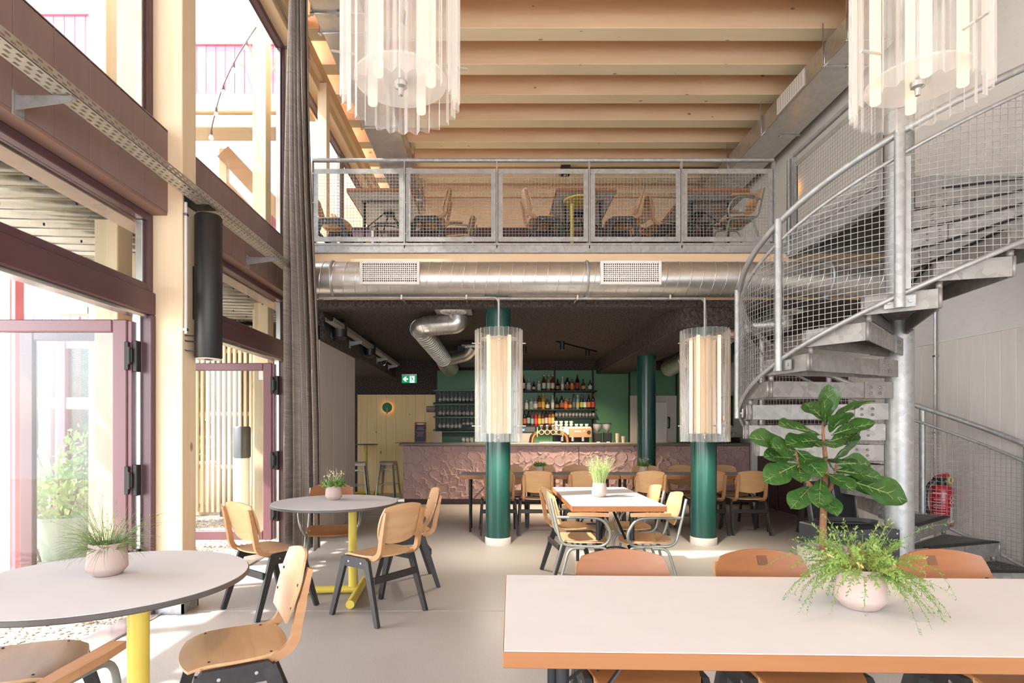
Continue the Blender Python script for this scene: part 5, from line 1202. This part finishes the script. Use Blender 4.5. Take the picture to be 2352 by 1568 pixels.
t = thing('wall_pipe', 'thin silver pipe running up the planked wall behind the stairs', 'pipe', (4.62, 5.93, 0)); MB().tube([(0, 0, 0), (0, 0, 3.3)], .011, 8).build('tube', CHROME, t)
for z in (.5, 1.3, 2.1): MB().box(-.014, -.02, z, .03, .02, z+.02, .002).build('clip', CHROME, t)

# ------------------------------------------------------------- upstairs furniture
ZG = 3.45
rect_table('white table upstairs at the curtain end, seen from beneath through the mesh', -1.36, 7.35, 1.30, .78, R(90), z=ZG)
rect_table('white table upstairs in the middle, with yellow base before it', 1.09, 7.35, 1.30, .72, R(90), z=ZG)
rect_table('white table upstairs at the stair end, seen from beneath through the mesh', 2.66, 7.35, 1.30, .74, R(90), z=ZG)
t = thing('yellow_pedestal', 'yellow pedestal with round plate under the middle table upstairs', 'table base', (1.04, 6.85, ZG)); MB().tube([(-.1, 0, 0), (-.1, 0, .62)], .02, 12).tube([(.12, 0, 0), (.12, 0, .66)], .02, 12).build('pole', YELLOW, t); MB().lathe([(0, .64), (.2, .64), (.205, .65), (.2, .66), (0, .66)], 32).build('round_plate', YELLOW, t); MB().lathe([(0, .0), (.2, .0), (.2, .012), (0, .012)], 32).build('base_plate', YELLOW, t)
UG = 'chairs upstairs behind the mesh'
for k, x, y, f, lb in (('side', -1.98, 7.05, (1, 0), 'chair upstairs between the curtain and the first table'), ('side', -.80, 6.98, (-1, 0), 'chair upstairs on the room side of the curtain-end table'), ('arm', -.55, 7.9, (-1, .1), 'tube armchair upstairs standing alone beyond the curtain-end table'),
    ('side', .62, 7.0, (1, .1), 'chair upstairs on the curtain side of the middle table'), ('side', 1.56, 7.0, (-1, .05), 'chair upstairs on the stair side of the middle table'), ('side', 2.12, 7.25, (1, .3), 'chair upstairs between the middle and stair-end tables'), ('arm', 2.97, 7.0, (-1, 0), 'tube armchair upstairs at the stair end of the gallery'),
    ('side', -1.9, 7.75, (1, 0), 'chair upstairs second from the railing beside the curtain'), ('side', 2.2, 7.9, (1, 0), 'chair upstairs deepest beside the stair-end table')):
    chair(k, x, y, f, lb, UG, z=ZG)
t = thing('ceiling_spotlight', 'square black spotlight under the roof beams above the gallery rail', 'spotlight', (1.31, 10.45, ZC)); MB().box(-.085, -.085, -.16, .085, .085, 0, .006).build('can', BLACK, t); MB().lathe([(0, -.163), (.03, -.163)], 12, (0, 0, 0), cap=False).build('lamp_face', WHITE, t); MB().box(.055, -.012, -.06, 3.0, .012, -.03, .003).build('track', BLACKMETAL, t)
# ============================================================= OUTSIDE
gd = struct('ground'); MB().box(-26, -8, -.30, -2.62, 26, -.055).build('earth', plain('gravel_bed', '#bdb3a6', .95, var=.25, sc=45, bmp=.6, bsc=60), gd)
rg = np.random.default_rng(4); N = 9000
cx = -2.66-3.6*rg.random(N)**1.3; cy = 1.6+7.8*rg.random(N); sz = .010+.013*rg.random(N); vs = []; fs = []
base = np.array([(1,0,0),(0,1,0),(-1,0,0),(0,-1,0),(0,0,.6),(0,0,-.6)], float); tri = [(0,1,4),(1,2,4),(2,3,4),(3,0,4),(1,0,5),(2,1,5),(3,2,5),(0,3,5)]
for i in range(N):
    a = rg.random()*6.28; c, s = math.cos(a), math.sin(a); e = .6+.5*rg.random()
    for b in base: x, y = b[0]*e, b[1]; vs.append((cx[i]+(x*c-y*s)*sz[i], cy[i]+(x*s+y*c)*sz[i], -.053+b[2]*sz[i]+.004))
    fs += [tuple(k+i*6 for k in t_) for t_ in tri]
g_ = MB().add(vs, fs); pb = g_.build('gravel', plain('pebble', '#b3a899', .9, var=.35, sc=55)); stuff(pb); tag(pb, 'loose pale gravel outside the open glass doors', 'gravel')
PALE = wood('pale_outdoor_timber', '#e6cfa8', '#f2e2c6', 'z', .7, 14, .3); PALEX = wood('pale_outdoor_timber_x', '#e2c9a0', '#efdcbb', 'x', .7, 14, .3)
PINKB = wood('pink_painted_boards', '#d98aa6', '#e59fb7', 'z', .65, 10, .05, var=.03); PINKF = plain('pink_painted_frame', '#cf7f92', .6, var=.04)
CORR = steel('corrugated_sheet', '#9a9790', .2, .95, 6, .05)
# corrugated canopy
t = thing('canopy', 'corrugated metal canopy outside over the glass doors', 'canopy'); m = MB(); vs = []; ys = np.arange(-1.5, 9.4, .025)
for x in (-2.62, -4.55):
    for y in ys: vs.append((x, float(y), 3.0+.06*max(-1, min(1, 1.6*math.sin(2*PI*y/.2)))+(.05 if x < -4 else 0)))
n = len(ys); m.add(vs, [(k, k+1, n+k+1, n+k) for k in range(n-1)], True); c = m.build('corrugated_sheet', CORR, t); sd = c.modifiers.new('s', 'SOLIDIFY'); sd.thickness = .004
MB().box(-4.66, -1.5, 2.86, -4.52, 9.4, 3.02, .005).build('edge_beam', PALE, t); MB().box(-2.76, -1.5, 2.84, -2.60, 9.4, 2.90, .004).build('soffit_board', plain('soffit_board', '#b8a397', .7), t)
m = MB()
for y in np.arange(2.0, 9.0, .4):
    for x in (-2.95, -3.5, -4.1): m.tube([(x, float(y), 2.925), (x, float(y), 2.945)], .007, 6)
stuff(m.build('screw', BLACKMETAL, t))
for n, (x, y, zt, lb) in enumerate(((-2.97, 4.42, 2.96, 'pale outdoor post right outside the glass beside the speaker post'), (-2.97, 7.3, 2.96, 'pale outdoor post outside behind the folded door leaf by the slat screen'), (-3.97, 5.75, 8.2, 'tall sunlit outdoor post seen through the upper window'), (-3.42, 5.35, 8.2, 'second tall outdoor post close to the upper window frame'), (-3.16, 7.7, 8.2, 'outdoor post seen in the upper window next to the curtain'))):
    t = thing('outdoor_post', lb, 'post', (x, y, -.06)); h = zt+.06; MB().box(-.09, -.09, .05, .09, .09, h, .006).build('shaft', PALE, t); MB().box(-.1, -.1, 0, .1, .1, .08, .003).build('shoe', GALV, t)
t = thing('gutter_beam', 'white flashed gutter beam crossing outside above the open door leaf', 'beam'); MB().box(-8.0, 6.45, 2.74, -4.62, 6.6, 2.9, .006).build('flashing', WHITE, t); MB().box(-8.0, 6.43, 2.66, -4.62, 6.62, 2.73, .004).build('drip', GALV, t)
def board_wall(name, lb, x0, x1, y, z0, z1, wd=.14, mat=PINKB, cap=True):
    t = thing(name, lb, 'wall panel'); x = x0; mm = MB().box(0, 0, z0, wd-.006, .03, z1, .004).mesh('board'); mm.materials.append(mat)
    while x < x1-.01: link('board', mm, t, (x, y, 0)); x += wd
    MB().box(x0-.05, y+.03, z0, x1+.05, y+.06, z1).build('backing', mat, t)
    if cap: MB().box(x0-.06, y-.03, z1, x1+.06, y+.09, z1+.04, .004).build('cap_rail', PINKF, t); MB().box(x0-.06, y-.01, z0-.03, x1+.06, y+.07, z0, .004).build('base_rail', PINKF, t)
    return t
board_wall('pink_parapet', 'pink boarded terrace parapet high outside the upper window over the brown beam', -6.6, -4.2, 7.4, 6.0, 6.75)
board_wall('pink_parapet', 'pink boarded terrace parapet outside the upper window next to the curtain', -5.2, -2.9, 8.3, 6.27, 6.97)
board_wall('pink_parapet', 'pink boarded wall low in the upper window next to the curtain', -4.6, -2.8, 9.25, 3.06, 4.9)
board_wall('pink_cabin', 'pink boarded cabin wall seen above the gutter beam outside', -8.4, -6.2, 8.6, 2.95, 3.75)
t = thing('terrace_deck', 'pale timber terrace deck edge outside beneath the pink parapet', 'deck'); MB().box(-6.0, 8.2, 5.95, -2.8, 8.36, 6.2, .006).build('edge_beam', PALEX, t); MB().box(-6.0, 8.2, 5.72, -2.8, 8.6, 5.9, .006).build('joist', PALEX, t); MB().box(-6, 8.36, 6.18, -2.8, 8.9, 6.24, .004).build('deck_board', PALEX, t)
t = thing('terrace_deck', 'pale timber beam crossing outside at the top of the first upper window', 'deck'); MB().box(-6.8, 5.9, 5.98+.3, -3.3, 6.06, 6.5, .006).build('edge_beam', PALEX, t); MB().box(-5.2, 5.2, 5.88, -3.7, 5.36, 6.0, .006).build('bracket_beam', PALEX, t)
for n, (dy, lb) in enumerate(((0, 'slanting brown timber stringer outside the upper window, the upper of two'), (.35, 'slanting brown timber stringer outside the upper window, the lower of two'))):
    t = thing('stair_stringer', lb, 'timber'); MB().bar([(-4.3, 9.0, 5.75-dy*1.6), (-2.75, 8.6, 4.1-dy*1.6)], (0, 1, 0), .08, .24).build('board', wood('stringer_brown_%d' % n, '#a9825f', '#bd9774', 'x', .7, 10), t); MB().box(-4.36, 8.97, 3.0, -4.24, 9.07, 5.8-dy*1.6, .004).build('hanger', PALE, t)
# festoon
t = thing('festoon_string', 'festoon cable with clear bulbs hanging outside the upper window', 'string lights'); P0 = Vector((-3.2, 7.605, 6.75)); pts = []
for k in range(15): f = k/14; p = P0.lerp(Vector((-3.70, 7.4, 5.25)), f); p.x += -.10*math.sin(PI*f); pts.append(tuple(p))
MB().tube(pts, .009, 6).build('cable', plain('festoon_cable', '#6d5560', .6), t)
for k in range(2, 15, 3):
    p = pts[k]; b = MB().lathe([(.0, 0), (.016, 0), (.018, -.05), (.012, -.06)], 10, p).build('socket', bpy.data.materials['festoon_cable'], t); MB().lathe([(.010, -.05), (.03, -.09), (.028, -.115), (.0, -.135)], 12, p).build('bulb', DRINK, b)
# slat screen
t = thing('slat_screen', 'pale vertical timber slat screen outside behind the second glass leaf', 'screen', (0, 8.5, 0)); mm = MB().box(0, 0, .10, .045, .05, 2.90, .004).mesh('slat'); mm.materials.append(PALE)
for k in range(18): link('slat', mm, t, (-4.9+k*.081, 0, 0))
for z in (.16, .75, 1.55, 2.5): MB().box(-4.95, .05, z, -3.4, .085, z+.06, .003).build('rail', PALEX, t)
for x in (-4.9, -3.5): MB().box(x, .06, -.06, x+.08, .12, 2.9, .004).build('support', PALE, t)
t = thing('info_column', 'slim outdoor column with grey top and white body before the slats', 'column', (-3.52, 7.9, -.055)); MB().lathe([(0, 0), (.11, 0), (.11, .12), (.10, .13), (.10, 1.0), (0, 1.0)], 24).build('body', WHITE, t); MB().lathe([(.10, 1.0), (.115, 1.02), (.115, 1.42), (.1, 1.44), (0, 1.44)], 24).build('top', DGREY, t); MB().lathe([(.112, .16), (.113, .24), (.112, .25)], 24, cap=False).build('band', BLACK, t)
# planter with leafy plant
t = thing('green_tub_plant', 'pale mint tub with a tall leafy plant outside the open door', 'potted plant', (-4.62, 6.1, -.055)); MB().lathe([(0, 0), (.2, 0), (.27, .44), (.275, .47), (.255, .47), (.25, .40), (0, .40)], 36).build('pot', plain('mint_tub', '#b9cdb8', .55), t)
def leaves_mesh(n, box, size, seed, shape=None):
    q = random.Random(seed); m = MB()
    for _ in range(n):
        while True:
            u = [q.uniform(-1, 1) for _ in range(3)]
            if sum(a*a for a in u) < 1 and (shape is None or shape(u)): break
        p = Vector((box[0]*u[0], box[1]*u[1], box[2]*u[2])); s = size*q.uniform(.6, 1.3); a = Vector((q.gauss(0, 1), q.gauss(0, 1), q.gauss(0, .6))).normalized(); b = a.orthogonal().normalized(); b.rotate(Matrix.Rotation(q.uniform(0, 6.3), 3, a)); c = a.cross(b)
        e = p+b*s; mid = p+b*s*.5; m.add([tuple(p), tuple(mid+c*s*.32+a*s*.08), tuple(e), tuple(mid-c*s*.32+a*s*.08)], [(0, 1, 2, 3)])
    return m
LEAFY = leaf_mat('garden_leaf', '#8fae5c', '#b9cf82', rough=.5); TREEL = leaf_mat('tree_leaf', '#4c6b3c', '#7c9a5e', rough=.6)
stuff(leaves_mesh(620, (.42, .38, .33), .085, 5).build('foliage', LEAFY, t, (0, 0, .72))); stuff(leaves_mesh(160, (.18, .16, .34), .07, 6).build('top_foliage', LEAFY, t, (.1, 0, 1.1)))
m = MB(); q = random.Random(8)
for k in range(9): a = q.uniform(0, 6.28); m.tube([(0, 0, .38), (.12*math.cos(a), .12*math.sin(a), .75), (.26*math.cos(a), .24*math.sin(a), 1.0+q.uniform(0, .35))], [.009, .007, .003], 5)
m.build('stem', BARK, t)
def metal_chair(lb, x, y, f):
    t = thing('garden_chair', lb, 'chair', (x, y, -.055), rzd(*f)); MR = bpy.data.materials.get('garden_chair_metal') or plain('garden_chair_metal', '#7a5a5c', .5, .2)
    for s in (-1, 1):
        m = MB().tube(fillet([(s*.2, .2, 0), (s*.19, .17, .45), (s*.18, -.17, .45), (s*.17, -.24, .84), (s*.12, -.25, .87), (0, -.25, .875)], .05), .011, 8); m.build('side_frame', MR, t); MB().tube([(s*.185, -.15, .45), (s*.2, -.28, 0)], .011, 8).build('leg', MR, t)
    for k in range(7): MB().box(-.18, -.17+k*.05, .452, .18, -.17+k*.05+.036, .464, .003).build('seat_slat', MR, t)
    for k in range(5): MB().bar([(-.13+k*.065, -.185, .5), (-.11+k*.055, -.245, .86)], (1, 0, 0), .016, .006).build('back_slat', MR, t)
metal_chair('rusty pink metal garden chair beside the mint tub outside', -5.2, 6.45, (-.8, .5)); metal_chair('rusty pink metal garden chair nearer the white post outside', -5.05, 5.75, (-1, -.1))
t = thing('garden_table', 'round metal garden table outside between the garden chairs', 'table', (-5.75, 6.15, -.055)); MB().lathe([(0, .7), (.33, .7), (.335, .71), (.33, .72), (0, .72)], 32).build('tabletop', PALEX, t); MB().tube([(0, 0, .02), (0, 0, .7)], .025, 12).build('pole', BLACKSTEEL, t); MB().lathe([(0, 0), (.2, 0), (.18, .02), (0, .03)], 24).build('base', BLACKSTEEL, t)
# pavilion frame
t = thing('glass_pavilion', 'pink and white timber glazed pavilion front outside', 'pavilion', (0, 7.7, 0))
for x, w_, mt in ((-6.9, .17, WHITE), (-6.2, .16, WHITE), (-5.98, .14, PINKF), (-5.16, .16, PALE)): MB().box(x, 0, -.06, x+w_, .16, 2.72, .005).build('post', mt, t)
for z0, z1, mt in ((1.62, 1.78, WHITE), (2.45, 2.55, WHITE), (2.55, 2.72, PINKF)): MB().box(-8.5, .02, z0, -5.0, .12, z1, .005).build('rail', mt, t)
for a, b in ((-6.03, -5.16), (-6.73, -6.2)):
    for z0, z1 in ((0, 1.62), (1.78, 2.45)): MB().box(a, .06, z0, b, .066, z1).build('pane', PANE, t)
t = thing('white_post', 'sunlit white outdoor post at the picture edge beyond the glass leaf', 'post', (-4.72, 5.5, -.055)); MB().box(-.06, -.06, .04, .06, .06, 2.9, .006).build('shaft', WHITE, t); MB().box(.06, -.045, .04, .105, .06, 2.9, .004).build('side_batten', PINKF, t)
t = thing('parasol', 'orange garden parasol outside behind the pavilion frame', 'parasol', (-9.0, 8.7, -.055)); MB().lathe([(1.3, 1.98), (1.27, 2.02), (.7, 2.22), (.05, 2.5), (0, 2.5)], 8, sm=False, cap=False).build('cloth', plain('orange_cloth', '#d98a63', .8), t); MB().tube([(0, 0, 0), (0, 0, 2.55)], .025, 10).build('pole', PALE, t); MB().box(-.25, -.25, 0, .25, .25, .08, .01).build('base', DGREY, t)
for n, (x, y, l, lb) in enumerate(((-5.6, 9.4, 1.7, 'wooden plank planter box outside by the pavilion'), (-7.9, 10.9, 1.8, 'wooden plank planter box deeper in the garden'))):
    t = thing('planter_box', lb, 'planter', (x, y, -.055))
    for k in range(4): MB().box(-l/2, -.3, .02+k*.2, l/2, -.27, .21+k*.2, .004).build('plank', PALEX, t)
    MB().box(-l/2, -.27, 0, l/2, .3, .78, .004).build('box', PALEX, t); MB().box(-l/2-.02, -.33, .82, l/2+.02, .32, .86, .004).build('cap', WHITE, t)
    stuff(leaves_mesh(500, (l/2, .35, .4), .10, 30+n).build('foliage', LEAFY, t, (0, 0, 1.15)))
for n, (x, y, h, r, lb) in enumerate(((-8.9, 13.0, 4.2, 1.9, 'dark leafy tree beyond the pavilion outside'), (-12.2, 10.5, 5.0, 2.6, 'leafy tree deeper in the garden'), (-5.75, 10.9, 4.6, 1.2, 'leafy tree behind the slat screen'), (-12.0, 16.5, 9.5, 2.8, 'tall tree top beyond the pink parapet'))):
    t = thing('tree', lb, 'tree', (x, y, -.055)); MB().tube([(0, 0, 0), (.1, 0, h*.45), (0, .1, h*.8)], [.16, .13, .06], 10).build('trunk', BARK, t); stuff(leaves_mesh(3000, (r, r, h*.55), .30, 60+n).build('crown', TREEL, t, (0, 0, h*.62)))
t = thing('terrace_grass', 'tufted reed plant growing above the pink parapet by the curtain', 'plant', (-3.35, 8.45, 6.24)); MB().box(-.3, -.08, 0, .3, .25, .3, .01).build('trough', DGREY, t); stuff(strands(44, .2, .3, .95, 1.2, 71, .010, .9, .55).build('foliage', leaf_mat('reed', '#a9bd62', '#c5d488'), t))
t = thing('terrace_grass', 'reed plant beside the outdoor post in the first upper window', 'plant', (-4.45, 7.2, 5.6)); MB().box(-.3, -.08, 0, .3, .2, .3, .01).build('trough', DGREY, t); stuff(strands(30, .2, .3, .6, 1.4, 72, .008, .9, .5).build('foliage', bpy.data.materials['reed'], t))

t = thing('added_sunshade', 'added unseen timber sunshade outside above the corner windows', 'sunshade', (0, 0, 0))  # unseen boards, added to keep the sun off the front table
for k in range(20): MB().box(-7.0, -5+k*.38, 6.36, -2.8, -5+k*.38+.372, 6.40, .003).build('sunshade_board', PALEX, t)
for k in range(2): MB().box(-5.2, 4.35+k*.38, 6.36, -2.8, 4.35+k*.38+.372, 6.40, .003).build('sunshade_board', PALEX, t)  # further unseen strip, added to shade the column lamp on the door side
MB().box(-5.2, 2.3, 6.28, -5.1, 5.1, 6.36, .004).build('joist', PALEX, t)
for y in (-4.5, -1.2, 2.2): MB().box(-7.0, y, 6.16, -2.8, y+.12, 6.36, .004).build('joist', PALEX, t)
for x in (-6.9, -3.1): MB().box(x, 2.2, -.06, x+.14, 2.34, 6.16, .004).build('post', PALE, t)

t = thing('timber_block', 'pale timber block with four bolts standing on the gutter beam outside', 'timber', (-5.33, 6.53, 2.902)); MB().box(-.13, -.07, 0, .13, .07, .16, .005).build('block', PALEX, t)
for a in (-.06, .05):
    for b in (.05, .11): MB().lathe([(0, 0), (.02, 0), (.02, .012), (0, .014)], 8).build('bolt', CHROME, t); o = t.children[-1]; o.location = (a, -.07, b); o.rotation_euler = (R(90), 0, 0)
t = thing('mesh_fence', 'pink framed wire mesh fence above the gutter beam outside', 'fence', (-5.9, 8.0, 2.9)); MB().box(-.02, 0, -2.95, .03, .05, .9, .004).box(1.6, 0, -2.95, 1.65, .05, .9, .004).box(.03, 0, .85, 1.6, .05, .9, .004).build('frame', PINKF, t); stuff(MB().grid((.03, .02, 0), (1, 0, 0), (0, 0, 1), 1.57, .85, .055, .007).build('wire_mesh', PINKF, t)); MB().box(.03, .5, -.1, 1.6, .53, .55, .004).build('orange_panel', plain('orange_panel', '#c97a4a', .7), t)
